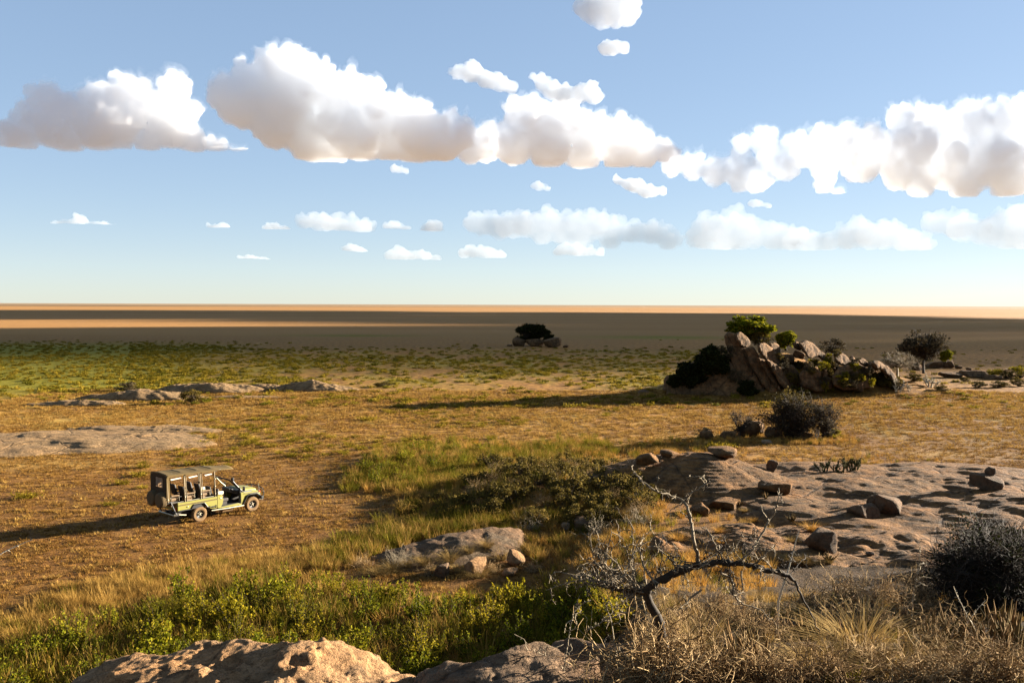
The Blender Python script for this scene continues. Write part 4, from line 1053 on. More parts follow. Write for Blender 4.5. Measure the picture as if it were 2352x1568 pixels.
ML_dust = leaf_mat('dusty_twigs', (.05, .040, .024), (.10, .078, .046), (.17, .130, .075), .15)
MG_straw = leaf_mat('straw_blades', (.32, .18, .045), (.50, .30, .080), (.68, .44, .15), .3, .45)
MG_orange = leaf_mat('orange_straw_blades', (.38, .18, .034), (.56, .29, .065), (.70, .42, .120), .3)
MG_brown = leaf_mat('brown_short_grass', (.13, .062, .018), (.30, .155, .042), (.48, .270, .075), .25, .55)
MG_yellow = leaf_mat('yellow_green_tufts', (.17, .130, .014), (.29, .215, .022), (.42, .290, .042), .3, .5)
MG_green = leaf_mat('green_blades', (.08, .080, .008), (.18, .160, .014), (.34, .260, .035), .3, .5)
MG_hay = leaf_mat('dull_hay_blades', (.20, .125, .045), (.38, .250, .095), (.60, .42, .18), .25, .4)
MG_grey = leaf_mat('grey_dry_stems', (.12, .072, .036), (.37, .240, .128), (.68, .50, .30), .12, .3)
MB_dark = bark_mat('dark_bark', (.030, .022, .016), (.075, .056, .042))
MB_pale = bark_mat('pale_thorn_bark', (.22, .17, .125), (.50, .43, .34))
MB_twig = bark_mat('spiny_twig_bark', (.10, .075, .055), (.40, .33, .25))
MB_white = bark_mat('bleached_wood', (.55, .48, .39), (.75, .69, .60))
MS_aloe = leaf_mat('aloe_leaves', (.09, .07, .025), (.19, .125, .05), (.30, .17, .075), .1)
MS_euph = leaf_mat('succulent_stems', (.06, .062, .028), (.095, .095, .042), (.14, .13, .06), .05)

# ------------------------------------------------------------------ plant shapes
def leaf_quads(C, size, rs, up=.3, slim=.42):
    n = len(C)
    d = rs.normal(size=(n, 3)); d[:, 2] = d[:, 2] * .7 + up; d /= np.linalg.norm(d, axis=1)[:, None]
    s = np.cross(d, rs.normal(size=(n, 3))); s /= np.linalg.norm(s, axis=1)[:, None] + 1e-9
    L = (size * rs.uniform(.6, 1.3, n))[:, None]
    return np.stack([C, C + d * L * .5 + s * L * slim, C + d * L, C + d * L * .5 - s * L * slim], 1)
def wander(p0, d0, L, n, rs, curl=.25, droop=0.0):
    p = [np.array(p0, float)]; d = np.array(d0, float); d /= np.linalg.norm(d)
    for i in range(n):
        d = d + rs.normal(size=3) * curl + np.array([0, 0, -droop]); d /= np.linalg.norm(d)
        p.append(p[-1] + d * L / n)
    return np.array(p)
def blades(n, h, spread, lean, rs, w=.012, segs=3, base=.12, droop=.5):
    """Arrays of grass blades as tapered strips."""
    V = []
    a = rs.uniform(0, 2 * np.pi, n); r = base * np.sqrt(rs.uniform(0, 1, n))
    p = np.stack([r * np.cos(a), r * np.sin(a), np.zeros(n)], 1)
    b = a + rs.normal(size=n) * .7
    out = np.stack([np.cos(b), np.sin(b), np.zeros(n)], 1)
    side = np.stack([-np.sin(b), np.cos(b), np.zeros(n)], 1)
    L = h * rs.uniform(.55, 1.15, n); ln = lean * rs.uniform(.2, 1.2, n)
    pts = []
    for k in range(segs + 1):
        t = k / segs
        pts.append(p + out * (L * ln * (t + droop * t * t))[:, None] * spread + np.array([0, 0, 1.0]) * (L * (t - droop * ln * t * t * .6))[:, None])
    for k in range(segs):
        w0 = w * (1 - (k / segs) ** 1.5); w1 = w * (1 - ((k + 1) / segs) ** 1.5) + .0008
        V.append(np.stack([pts[k] - side * w0, pts[k] + side * w0, pts[k + 1] + side * w1, pts[k + 1] - side * w1], 1))
    return np.concatenate(V)
def welded(V, n, segs):
    return V
def proto(name, qb, mat):
    return qb.build(name, mat, None, False, link=False)
def grass_proto(seed, n, h, lean, mat, w=.012, base=.12, segs=3, name='grass', droop=.5):
    rs = np.random.RandomState(seed); q = QB(); q.quads(blades(n, h, 1.0, lean, rs, w, segs, base, droop)); return proto(name, q, mat)

STUFF = bpy.data.collections.new('scatter_sources')
def scatter(name, label, cat, P, rot, scl, idx, protos, kind='stuff'):
    me = bpy.data.meshes.new(name); me.vertices.add(len(P)); me.vertices.foreach_set('co', np.asarray(P, np.float32).ravel())
    for nm, typ, dat in (('rz', 'FLOAT', rot), ('sc', 'FLOAT', scl), ('pick', 'INT', idx)):
        at_ = me.attributes.new(nm, typ, 'POINT'); at_.data.foreach_set('value', np.asarray(dat, np.int32 if typ == 'INT' else np.float32))
    o = bpy.data.objects.new(name, me); COL.objects.link(o)
    col = bpy.data.collections.new(name + '_sources')
    for i, q in enumerate(protos):
        q.name = '%s_source_%02d' % (name, i); col.objects.link(q)
    ng = bpy.data.node_groups.new(name, 'GeometryNodeTree')
    ng.interface.new_socket('Geometry', in_out='INPUT', socket_type='NodeSocketGeometry'); ng.interface.new_socket('Geometry', in_out='OUTPUT', socket_type='NodeSocketGeometry')
    N = ng.nodes; Lk = ng.links.new
    gi, go = N.new('NodeGroupInput'), N.new('NodeGroupOutput')
    ci = N.new('GeometryNodeCollectionInfo'); ci.inputs['Collection'].default_value = col; ci.inputs['Separate Children'].default_value = True; ci.inputs['Reset Children'].default_value = True
    ip = N.new('GeometryNodeInstanceOnPoints'); ip.inputs['Pick Instance'].default_value = True
    mp = N.new('GeometryNodeMeshToPoints')
    def na(nm, ty):
        q = N.new('GeometryNodeInputNamedAttribute'); q.data_type = ty; q.inputs[0].default_value = nm; return q.outputs[0]
    cx = N.new('ShaderNodeCombineXYZ'); Lk(na('rz', 'FLOAT'), cx.inputs[2])
    Lk(gi.outputs[0], mp.inputs[0]); Lk(mp.outputs[0], ip.inputs['Points']); Lk(ci.outputs[0], ip.inputs['Instance'])
    Lk(na('pick', 'INT'), ip.inputs['Instance Index']); Lk(cx.outputs[0], ip.inputs['Rotation']); Lk(na('sc', 'FLOAT'), ip.inputs['Scale'])
    Lk(ip.outputs[0], go.inputs[0])
    o.modifiers.new('scatter', 'NODES').node_group = ng
    return tag(o, label, cat, kind=kind)

def in_poly(pts, poly):
    x, y = pts[:, 0], pts[:, 1]; ins = np.zeros(len(pts), bool); j = len(poly) - 1
    for i in range(len(poly)):
        xi, yi = poly[i]; xj, yj = poly[j]
        c = ((yi > y) != (yj > y)) & (x < (xj - xi) * (y - yi) / (yj - yi + 1e-12) + xi); ins ^= c; j = i
    return ins
def spots(n, xr, yr, poly, rs, zoff=0.0, gap=0.0, keep=None, jitter=6.0):
    """Ground points inside an overview-pixel outline; gap is the least spacing."""
    X = rs.uniform(*xr, n); Y = rs.uniform(*yr, n); Z = height(X, Y)
    P = np.stack([X, Y, Z], 1)
    if poly is not None:
        q = project(P + np.array([0, 0, zoff])) / D2 + rs.normal(size=(n, 2)) * jitter
        P = P[in_poly(q, poly)]
    if keep is not None: P = P[keep(P)]
    if gap > 0:
        out = []; cell = {}
        for p_ in P:
            k = (int(p_[0] // gap), int(p_[1] // gap))
            if all((p_[0] - o_[0]) ** 2 + (p_[1] - o_[1]) ** 2 > gap * gap for a in (-1, 0, 1) for b in (-1, 0, 1) for o_ in cell.get((k[0] + a, k[1] + b), ())):
                cell.setdefault(k, []).append(p_); out.append(p_)
        P = np.array(out) if out else np.zeros((0, 3))
    return P

# ---- individual plants -------------------------------------------------
def plant(name, label, cat, loc, parts, rz=0.0, scale=1.0, group=None):
    """parts: (part name, mesh data) pairs shared between alike plants."""
    r = empty(name, loc, rz); r.scale = (scale,) * 3 if np.isscalar(scale) else scale
    for nm, me in parts:
        o = bpy.data.objects.new(nm, me); COL.objects.link(o); o.parent = r
        if nm in ('blades', 'foliage', 'crown'): o['kind'] = 'stuff'
    return tag(r, label, cat, group)
def data_of(qb, name, mat):
    o = qb.build(name, mat, None, False, link=False); me = o.data; bpy.data.objects.remove(o); return me

def leafy_shrub_data(seed, h=1.0, shoots=46, leaves=30, size=.075, mat=None, spread=.5):
    rs = np.random.RandomState(seed); st = QB(); lf = QB()
    for i in range(shoots):
        a = rs.uniform(0, 6.283); r = spread * math.sqrt(rs.uniform()) 
        hh = h * rs.uniform(.55, 1.1) * (1 - .35 * (r / spread) ** 2)
        p = wander((r * .45 * math.cos(a), r * .45 * math.sin(a), 0), (math.cos(a) * r * .9, math.sin(a) * r * .9, 1), hh, 5, rs, .13)
        st.tube(p, np.linspace(.011, .004, 6), 3)
        n = leaves; t = rs.uniform(.22, 1.0, n) ** .8 * 5; k = np.minimum(t.astype(int), 4); fr = (t - k)[:, None]
        C = p[k] * (1 - fr) + p[k + 1] * fr
        lf.quads(leaf_quads(C + rs.normal(size=(n, 3)) * .018, np.full(n, size), rs, .55, .36))
    return [('stems', data_of(st, 'stems', MB_dark)), ('foliage', data_of(lf, 'foliage', mat or ML_shrub))]
def tangle_data(seed, h=1.0, n=220, mat=None, spread=.8, curl=.3, rad=.006, twigs=2, segs=7):
    """Dry bush of thin crooked stems."""
    rs = np.random.RandomState(seed); q = QB()
    for i in range(n):
        a = rs.uniform(0, 6.283); r = rs.uniform(0, 1) ** .7
        d = np.array([math.cos(a) * r * spread, math.sin(a) * r * spread, rs.uniform(.35, 1.0)])
        L = h * rs.uniform(.6, 1.25)
        p = wander((rs.normal() * .1 * h, rs.normal() * .1 * h, 0), d, L, segs, rs, curl, .05)
        q.tube(p, np.linspace(rad, rad * .35, segs + 1), 3)
        for j in range(twigs):
            k = rs.randint(2, segs); dd = p[k] - p[k - 1] + rs.normal(size=3) * L / segs * .9
            pp = wander(p[k], dd, L * rs.uniform(.2, .45), 4, rs, curl * 1.2, .03)
            q.tube(pp, np.linspace(rad * .6, rad * .25, 5), 3)
    return [('stems', data_of(q, 'stems', mat or MG_grey))]
def crown_data(seed, rx, ry, rz, trunk=.6, clumps=26, leaves=130, size=.22, leafm=None, barkm=None, flat=False, bare=.0, twigs=5, trunk_r=.12, lean=0.0, hollow=.55):
    """Tree or bush: trunk with limbs reaching clumps of leaves through an ellipsoid."""
    rs = np.random.RandomState(seed); tr = QB(); lf = QB()
    c0 = np.array([lean, 0, trunk + rz * (1.0 if flat else .8)])
    fork = np.array([lean * .4, 0, trunk])
    tr.tube(np.array([(0, 0, -.2), fork * .5 + rs.normal(size=3) * .05, fork]), [trunk_r * 1.25, trunk_r, trunk_r * .85], 6)
    for i in range(clumps):
        d = rs.normal(size=3); d /= np.linalg.norm(d)
        if flat: d[2] = abs(d[2]) * .8 - .05
        t = rs.uniform(hollow, 1.0)
        c = c0 + d * np.array([rx, ry, rz]) * t
        c[2] = max(c[2], .12)
        m = (fork + c) / 2 + rs.normal(size=3) * np.array([rx, ry, rz]) * .10
        pth = np.array([fork, fork * .6 + m * .4 + rs.normal(size=3) * .05, m, c])
        tr.tube(pth, np.array([.5, .4, .28, .10]) * trunk_r, 4)
        for j in range(twigs):
            q0 = m + (c - m) * rs.uniform(.2, 1); 
            tr.tube(wander(q0, rs.normal(size=3) + (c - m), rx * rs.uniform(.2, .5), 3, rs, .35), np.linspace(.16, .05, 4) * trunk_r, 3)
        n = int(leaves * rs.uniform(.5, 1.3) * (0 if rs.uniform() < bare else 1))
        if n:
            rr = np.array([rx, ry, rz]) * rs.uniform(.20, .34)
            e = rs.normal(size=(n, 3)); e /= np.linalg.norm(e, axis=1)[:, None]; e = e * rs.uniform(.35, 1, n)[:, None] ** .5
            C = c + e * rr; C[:, 2] = np.maximum(C[:, 2], .03)
            lf.quads(leaf_quads(C, np.full(n, size), rs, .2, .40))
    out = [('trunk', data_of(tr, 'trunk', barkm or MB_dark))]
    if lf.n: out.append(('crown', data_of(lf, 'crown', leafm or ML_olive)))
    return out
def aloe_data(seed, n=14, h=.5, mat=None):
    rs = np.random.RandomState(seed); q = QB()
    for i in range(n):
        a = rs.uniform(0, 6.283); t = (i + .5) / n
        d = np.array([math.cos(a) * (.25 + .75 * t), math.sin(a) * (.25 + .75 * t), 1.3 - .7 * t])
        p = wander((math.cos(a) * .04, math.sin(a) * .04, 0), d, h * rs.uniform(.7, 1.15), 5, rs, .05, -.10)
        q.tube(p, np.array([.030, .036, .030, .021, .011, .001]) * h * 2.0, 5)
    return [('leaves', data_of(q, 'leaves', mat or MS_aloe))]
def candelabra_data(seed, h=1.2, n=7, r=.05, mat=None, thorny=True):
    rs = np.random.RandomState(seed); q = QB()
    def branch(p0, d, L, r0, lv):
        p = wander(p0, d, L, 5, rs, .22, -.05); q.tube(p, np.linspace(r0, r0 * .7, 6), 5)
        if lv < 2:
            for j in range(rs.randint(2, 4)):
                k = rs.randint(2, 6); branch(p[k], np.array([rs.normal(), rs.normal() * .6, rs.uniform(.1, 1)]), L * rs.uniform(.4, .7), r0 * .75, lv + 1)
        for j in range(6):
            k = rs.randint(0, 6); e = rs.normal(size=3); e /= np.linalg.norm(e); q.tube(np.array([p[k], p[k] + e * r0 * 2.4]), [r0 * .5, r0 * .1], 3)
    for i in range(n):
        a = rs.uniform(0, 6.283); branch((math.cos(a) * .08 * i, math.sin(a) * .04 * i, 0), (math.cos(a) * .7, math.sin(a) * .4, 1), h * rs.uniform(.4, .7), r, 0)
    return [('stems', data_of(q, 'stems', mat or MS_euph))]

# ------------------------------------------------------------------ ground cover (uncountable)
rs = np.random.RandomState(100)
short = [grass_proto(200 + i, 16, .10 + .02 * i, .9, MG_brown, .012, .16, 2, droop=.3) for i in range(4)] + [grass_proto(210 + i, 22, .16, .8, MG_straw, .012, .2, 2, droop=.4) for i in range(2)]
n = 150000
X = rs.uniform(-60, 70, n); Y = 30 + 90 * rs.uniform(0, 1, n) ** 1.35; ok = (np.abs(X) < .62 * Y + 3)
X, Y = X[ok], Y[ok]
pn = fbm(xy(X, Y, .35), 3); pm = fbm(xy(X, Y, .07, 4), 3)
ok = (pn + .5 * rs.normal(size=len(X)) > -.15)
X, Y, pn, pm = X[ok], Y[ok], pn[ok], pm[ok]
Z = height(X, Y); ok = Z < .45; X, Y, Z, pn, pm = X[ok], Y[ok], Z[ok], pn[ok], pm[ok]
veh = np.array([vehicle.location.x, vehicle.location.y])
pick = np.where(rs.uniform(size=len(X)) < np.clip(.18 + .35 * pm + .15 * smooth(Y, 60, 90), .05, .8), rs.randint(4, 6, len(X)), rs.randint(0, 4, len(X)))
scatter('short_grass', 'short brown and straw-coloured grass covering the dry plain', 'grass', np.stack([X, Y, Z], 1), rs.uniform(0, 6.28, len(X)), rs.uniform(.5, 1.25, len(X)) * (1 + smooth(Y, 60, 120) * .6), pick, short)
print('short grass', len(X))
# low scrub far out
n = 26000
Y = rs.uniform(100, 300, n); X = rs.uniform(-.64, .64, n) * Y
g = green_mask(X, Y) + .10 * (fbm(xy(X, Y * .7, .05), 3) > -.1) * (1 - smooth(Y, 200, 260))
ok = rs.uniform(size=n) < np.clip(g * .9, 0, 1) * (1 - .6 * (512 + 900 * X / Y < 130)); X, Y = X[ok], Y[ok]; Z = height(X, Y); ok = Z < .5
X, Y, Z = X[ok], Y[ok], Z[ok]
scrub = []
for i in range(4):
    r_ = np.random.RandomState(300 + i); q = QB(); C = r_.normal(size=(90, 3)) * np.array([.34, .34, .12]); C[:, 2] = np.abs(C[:, 2]) + .05
    q.quads(leaf_quads(C, np.full(90, .26), r_, .6, .3)); scrub.append(proto('scrub', q, MG_yellow if i < 3 else MG_green))
scatter('low_scrub', 'low yellow-green scrub spread over the middle plain', 'scrub', np.stack([X, Y, Z], 1), rs.uniform(0, 6.28, len(X)), rs.uniform(.35, .95, len(X)), rs.randint(0, 4, len(X)), scrub)
print('scrub', len(X))

# golden grass fringe and grassy patches
tall = [grass_proto(400 + i, 40, .55 + .08 * i, .45, MG_straw, .009, .22, 3) for i in range(3)] + [grass_proto(410 + i, 44, .62, .4, MG_green, .010, .22, 3) for i in range(3)] + [grass_proto(420 + i, 40, .5, .5, MG_orange, .010, .2, 3) for i in range(2)]
def grass_patch(n, xr, yr, poly, weights, smin=.6, smax=1.2, zoff=.3, seed=1, clump=0.0):
    r_ = np.random.RandomState(seed); P = spots(n, xr, yr, poly, r_, zoff, jitter=12)
    if clump:
        v = fbm(xy(P[:, 0], P[:, 1], .5, seed), 3); P = P[v + r_.normal(size=len(P)) * .25 > clump]
    k = r_.choice(3, len(P), p=weights); pk = np.array([r_.randint(0, 3, len(P)), r_.randint(3, 6, len(P)), r_.randint(6, 8, len(P))])[k, np.arange(len(P))]
    return P, r_.uniform(0, 6.28, len(P)), r_.uniform(smin, smax, len(P)), pk
patches = [
    grass_patch(9000, (-26, 0), (30, 46), [(-20, 1440), (150, 1345), (420, 1295), (750, 1262), (800, 1290), (600, 1325), (430, 1350), (250, 1400), (-20, 1475)], (.93, .05, .02), .45, .95, .25, 1),
    grass_patch(5000, (-16, 8), (54, 80), [(785, 1100), (850, 1050), (960, 1025), (1180, 1022), (1330, 1016), (1500, 1010), (1520, 1040), (1330, 1045), (1180, 1070), (1060, 1105), (930, 1120), (800, 1115)], (.25, .55, .2), .6, 1.25, .3, 2),
    grass_patch(5000, (-14, 14), (40, 66), [(900, 1190), (930, 1120), (1080, 1090), (1150, 1060), (1300, 1055), (1450, 1075), (1520, 1150), (1430, 1190), (1200, 1210), (1000, 1215)], (.35, .4, .25), .6, 1.2, .3, 3, -.1),
    grass_patch(3500, (-14, 6), (38, 54), [(710, 1262), (900, 1205), (1050, 1180), (1220, 1178), (1190, 1205), (1000, 1225), (800, 1270), (740, 1285)], (.35, .6, .05), .7, 1.3, .3, 4),
    grass_patch(2600, (-2, 16), (58, 86), [(1180, 1060), (1330, 1025), (1500, 1010), (1700, 1005), (1690, 1030), (1480, 1050), (1330, 1060)], (.5, .1, .4), .5, 1.0, .3, 5, -.15),
    grass_patch(3000, (0, 12), (22, 48), [(1180, 1230), (1300, 1170), (1500, 1170), (1700, 1200), (1800, 1270), (1760, 1330), (1500, 1320), (1350, 1300), (1220, 1290)], (.4, .15, .45), .5, .95, .2, 6, .05),
    grass_patch(900, (0, 16), (10, 24), [(1250, 1420), (1400, 1330), (1600, 1330), (1850, 1330), (2100, 1360), (2420, 1420), (2420, 1640), (1230, 1640)], (.72, .16, .12), .2, .5, .1, 7, .05),
    grass_patch(2400, (5, 26), (100, 124), [(1530, 910), (1700, 895), (2060, 905), (2200, 880), (2100, 830), (1900, 800), (1780, 800), (1900, 880)], (.35, .1, .55), .8, 1.6, .3, 8, -.1),
    grass_patch(1500, (16, 30), (74, 92), [(1600, 1010), (1900, 1000), (2000, 1020), (1900, 1035), (1650, 1035)], (.6, .1, .3), .5, .9, .2, 9),
]
# tall grass standing between the leafy shrubs
patches.append(grass_patch(5200, (2, 32), (34, 70), [(1380, 1120), (1500, 1040), (1800, 1025), (2360, 1060), (2360, 1250), (2000, 1270), (1700, 1260), (1500, 1200)], (.5, .12, .38), .3, .65, .1, 11, .36))
patches.append(grass_patch(3200, (-24, 6), (22, 42), [(-20, 1470), (250, 1400), (560, 1325), (740, 1310), (800, 1350), (1000, 1375), (1240, 1345), (1420, 1340), (1400, 1640), (-20, 1640)], (.45, .5, .05), .7, 1.5, .5, 10))
PP = [np.concatenate([q[k] for q in patches]) for k in range(4)]
scatter('tall_grass', 'tall straw-coloured and green grass at the foot of the rocks', 'grass', PP[0], PP[1], PP[2], PP[3], tall)
print('tall grass', len(PP[0]))

# ------------------------------------------------------------------ leafy shrubs of the green belt
rs = np.random.RandomState(500); prs = random.Random(5)
belt = [leafy_shrub_data(600 + i, .9 + .16 * (i % 3), (30, 44, 24)[i % 3], (26, 30, 34)[i % 3], (.085, .055, .07)[i % 3], ML_shrub if i % 2 else ML_fresh, (.6, .5, .4)[i % 3]) for i in range(6)]
poly_belt = [(-40, 1470), (250, 1405), (430, 1345), (560, 1325), (760, 1300), (850, 1345), (1010, 1360), (1240, 1330), (1340, 1325), (1420, 1390), (1360, 1470), (1300, 1560), (1260, 1700), (-40, 1700)]
P = spots(9000, (-24, 6), (20, 43), poly_belt, rs, .75, .80)[:290]
for i, p_ in enumerate(P):
    q = project(p_ + np.array([0, 0, .7]))
    s = prs.choice((.6, .8, .95, 1.1, 1.3)) * prs.uniform(.9, 1.1)
    zone = 'beside the golden grass' if q[1] < 585 else 'under the dark rock slab' if (q[0] > 330 and q[1] < 610) else 'in the bottom left corner' if (q[0] < 170 and q[1] > 620) else 'behind the sunlit bottom rock' if q[0] < 420 and q[1] > 615 else 'left of the thorn tree' if q[0] > 470 else 'in the middle'
    plant('leafy_shrub', 'leafy yellow-green shrub of the green belt, ' + zone, 'shrub', p_ - np.array([0, 0, .03]), belt[prs.randrange(6)], prs.uniform(0, 6.28), (s, s, s * prs.uniform(.85, 1.2)), 'leafy shrubs of the green belt below the rocks')
print('belt', len(P))
# shrubs of the green patch in mid distance
for i, p_ in enumerate(spots(1500, (-16, 2), (56, 78), [(800, 1095), (860, 1050), (970, 1032), (1140, 1030), (1120, 1060), (1000, 1085), (900, 1105)], rs, .4, 1.5)):
    s = prs.uniform(.6, 1.0)
    plant('green_shrub', 'fresh green shrub in the dense patch right of the vehicle', 'shrub', p_, belt[prs.choice((0, 2, 4))], prs.uniform(0, 6.28), (s * 1.3, s * 1.3, s), 'green shrubs of the patch right of the vehicle')
# bushy hummock between the belt and the granite dome
olive = [crown_data(640 + i, .85, .85, .5, .1, 22, 60, .10, ML_olive, MB_dark, False, .15, 8, .03) for i in range(3)]
dryb = [tangle_data(650 + i, 1.0, 170, MG_grey, 1.0, .30, .007, 2) for i in range(4)]
for i, p_ in enumerate(spots(2500, (-8, 10), (42, 64), [(1080, 1110), (1150, 1075), (1290, 1065), (1440, 1085), (1490, 1150), (1400, 1180), (1200, 1195), (1110, 1160)], rs, .5, 1.25)):
    if prs.random() < .72:
        s = prs.uniform(.7, 1.15)
        plant('low_bush', 'olive-brown low bush packed on the hummock left of the dome', 'bush', p_ - np.array([0, 0, .05]), olive[prs.randrange(3)], prs.uniform(0, 6.28), s * 1.25, 'bushes packed on the hummock')
    else:
        plant('dry_bush', 'grey leafless bush among the low bushes of the hummock', 'bush', p_, dryb[prs.randrange(4)], prs.uniform(0, 6.28), prs.uniform(.7, 1.1), 'grey bushes on the hummock')
for i, (x, y, s) in enumerate([(930, 1180, .7), (1020, 1185, .8), (960, 1150, .6), (1005, 1155, .7), (1060, 1165, .8), (1130, 1190, .7)]):
    plant('low_bush', 'rounded tawny bush at the left foot of the hummock', 'bush', ray_ground(x * D2, y * D2), olive[i % 3], i * 1.1, s, 'tawny bushes at the foot of the hummock')

# ------------------------------------------------------------------ tufts dotted over the plain
rs = np.random.RandomState(520)
tuft = []
for i in range(4):
    r_ = np.random.RandomState(700 + i); q = QB(); q.quads(blades(80, .34, 1.0, 1.0, r_, .016, 2, .28, .3))
    C = r_.normal(size=(60, 3)) * np.array([.24, .24, .07]); C[:, 2] = np.abs(C[:, 2]) + .08; q.quads(leaf_quads(C, np.full(60, .10), r_, .6, .3))
    tuft.append([('blades', data_of(q, 'blades', MG_yellow))])
kp = lambda P: (fbm(xy(P[:, 0], P[:, 1], .09), 3) > -.05) & (P[:, 2] < .3)
P = spots(4000, (-50, 25), (50, 112), [(240, 1150), (330, 1060), (480, 960), (800, 900), (1100, 880), (1480, 905), (1400, 960), (1150, 1005), (830, 1030), (700, 1060), (560, 1060), (450, 1090)], rs, .1, 1.2, kp)[:280]
for p_ in P:
    s = prs.uniform(.5, 1.25)
    plant('grass_clump', 'small round yellow-green clump dotting the plain ' + ('behind the vehicle' if project(p_)[1] > 440 else 'in front of the kopje shadow' if project(p_)[1] > 412 else 'between outcrops and kopje'), 'grass clump', p_, tuft[prs.randrange(4)], prs.uniform(0, 6.28), (s * 1.3, s * 1.3, s), 'yellow-green clumps dotted over the plain')
print('tufts', len(P))
for x, y, s, lab in [(845, 965, 1.5, 'dense yellow-green clump below the kopje shadow tip'), (60, 1143, 1.2, 'lone yellowish clump left of the vehicle roof'), (255, 1160, .8, 'small clump in front of the spare wheels')]:
    plant('grass_clump', lab, 'grass clump', ray_ground(x * D2, y * D2), tuft[1], 0, (s * 1.6, s * 1.2, s * 1.1))

# ------------------------------------------------------------------ plants of the kopjes
FIT = {}
def bush_at(name, label, px, py, w, h, data, dist=None, group=None, cat='bush', base=(2.0, 2.0), rz=0.0):
    g = ray_ground(px, py) if dist is None else seen_at(px, py) if dist == 'seen' else at(px, py, dist)
    k = g[1] / F
    if data[0][1].name not in FIT:
        co = []
        for _, me in data:
            c_ = np.empty(len(me.vertices) * 3); me.vertices.foreach_get('co', c_); co.append(c_.reshape(-1, 3))
        co = np.concatenate(co); FIT[data[0][1].name] = (np.ptp(co[:, 0]) * .94, np.percentile(co[:, 2], 99.5))
    bw, bh = FIT[data[0][1].name]
    return plant(name, label, cat, g, data, rz, (w * k / bw, w * k / bw * .85, h * k / bh), group)
fig = crown_data(800, 1, 1, .85, .25, 44, 170, .17, ML_fresh, MB_dark, False)
fig2 = crown_data(801, 1, 1, .85, .25, 40, 150, .16, ML_fresh, MB_dark, False)
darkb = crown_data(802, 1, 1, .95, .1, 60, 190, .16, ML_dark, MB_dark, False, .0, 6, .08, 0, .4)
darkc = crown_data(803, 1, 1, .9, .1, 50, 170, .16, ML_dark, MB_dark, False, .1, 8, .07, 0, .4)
scrubb = crown_data(804, 1, 1, .85, .12, 34, 80, .13, ML_olive, MB_dark, False, .25, 10, .06)
scrubc = crown_data(805, 1, 1, .85, .12, 34, 80, .13, ML_dust, MB_dark, False, .35, 12, .06)
yellowb = crown_data(806, 1, 1, .85, .10, 30, 90, .13, ML_shrub, MB_dark, False, .15, 6, .05)
umb = crown_data(807, 1, 1, .42, 1.0, 44, 170, .10, ML_dark, MB_dark, True, .05, 8, .06)
gk = 'bushes growing on the large kopje'
bush_at('fig_tree', 'bright green bushy tree crowning the large kopje', *c2(705, 205), 50, 21, fig, 117.5, gk, 'tree')
bush_at('fig_tree', 'smaller green bushy tree right of the crown tree', *c2(925, 268), 22, 17, fig2, 118.5, gk, 'tree')
bush_at('bush', 'dry olive bush hanging below the crown tree', *c2(770, 260), 26, 17, scrubb, 116.5, gk)
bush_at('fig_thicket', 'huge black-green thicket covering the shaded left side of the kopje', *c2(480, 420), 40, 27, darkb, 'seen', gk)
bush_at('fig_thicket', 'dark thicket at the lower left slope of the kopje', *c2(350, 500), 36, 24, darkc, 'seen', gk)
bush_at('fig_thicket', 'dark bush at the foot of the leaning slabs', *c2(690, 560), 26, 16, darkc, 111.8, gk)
bush_at('bush', 'greyish twiggy bush on the kopje skyline', *c2(1200, 295), 25, 14, scrubc, 119, gk)
for i, (x, y, w, h, t, lab) in enumerate([
        (930, 375, 16, 10, 2, 'yellowish shrub on the grass bank of the kopje'), (1080, 385, 16, 9, 2, 'yellowish shrub above the dark central boulder'), (1150, 400, 14, 9, 2, 'yellow-green shrub right of the kopje centre'),
        (1000, 395, 12, 9, 0, 'olive shrub in the kopje centre'), (1230, 320, 12, 8, 0, 'olive shrub beside the mid slope slab'), (1330, 375, 14, 8, 1, 'dusty shrub between the right hand slabs'),
        (1290, 525, 26, 13, 1, 'wide dusty bush at the right foot of the kopje'), (1460, 470, 22, 12, 1, 'dusty dark bush under the curved rib'), (1360, 530, 18, 9, 0, 'olive bush at the kopje foot right of centre'),
        (1030, 545, 16, 7, 2, 'yellow-green bush at the kopje foot'), (1580, 500, 18, 10, 0, 'olive bush at the right tip of the kopje'), (1180, 340, 10, 7, 2, 'small yellow shrub under the humped slab'),
        (880, 335, 10, 7, 0, 'small olive shrub near the sunlit slab'), (1400, 430, 16, 9, 1, 'dusty bush on the big sloping boulder'), (1690, 470, 20, 9, 0, 'tawny bush beside the bare pale tree')]):
    bush_at('shrub', lab, *c2(x, y), w, h, (scrubb, scrubc, yellowb)[t], 'seen', gk, 'shrub', rz=i)
bush_at('bare_tree', 'grey leafless spreading tree at the right end of the kopje', *c2(1590, 430), 44, 24, crown_data(810, 1, 1, .6, .7, 40, 25, .10, ML_dust, MB_pale, False, .5, 16, .05), 118, None, 'tree')
cand = [candelabra_data(820 + i, 1.0, 5, .05, MB_white) for i in range(3)]
for x, y, w, h, i, lab in [(1795, 500, 16, 13, 0, 'bleached stubby succulent right of the kopje'), (1590, 530, 12, 13, 1, 'pale stubby succulent at the right kopje foot'), (1520, 490, 8, 11, 2, 'pale branching stump under the curved rib'), (1662, 525, 5, 9, 0, 'short pale stump beside the tawny bush')]:
    bush_at('dry_succulent', lab, *c2(x, y), w, h, cand[i], None, 'pale succulents at the kopje foot', 'succulent', (1.2, 1.2))
bush_at('lone_tree', 'dark round-topped tree standing alone right of the kopje', *c2(1750, 385), 52, 36, crown_data(811, 1, 1, .55, .40, 70, 60, .09, ML_dust, MB_dark, False, .15, 26, .05, 0, .35), 150, None, 'tree')
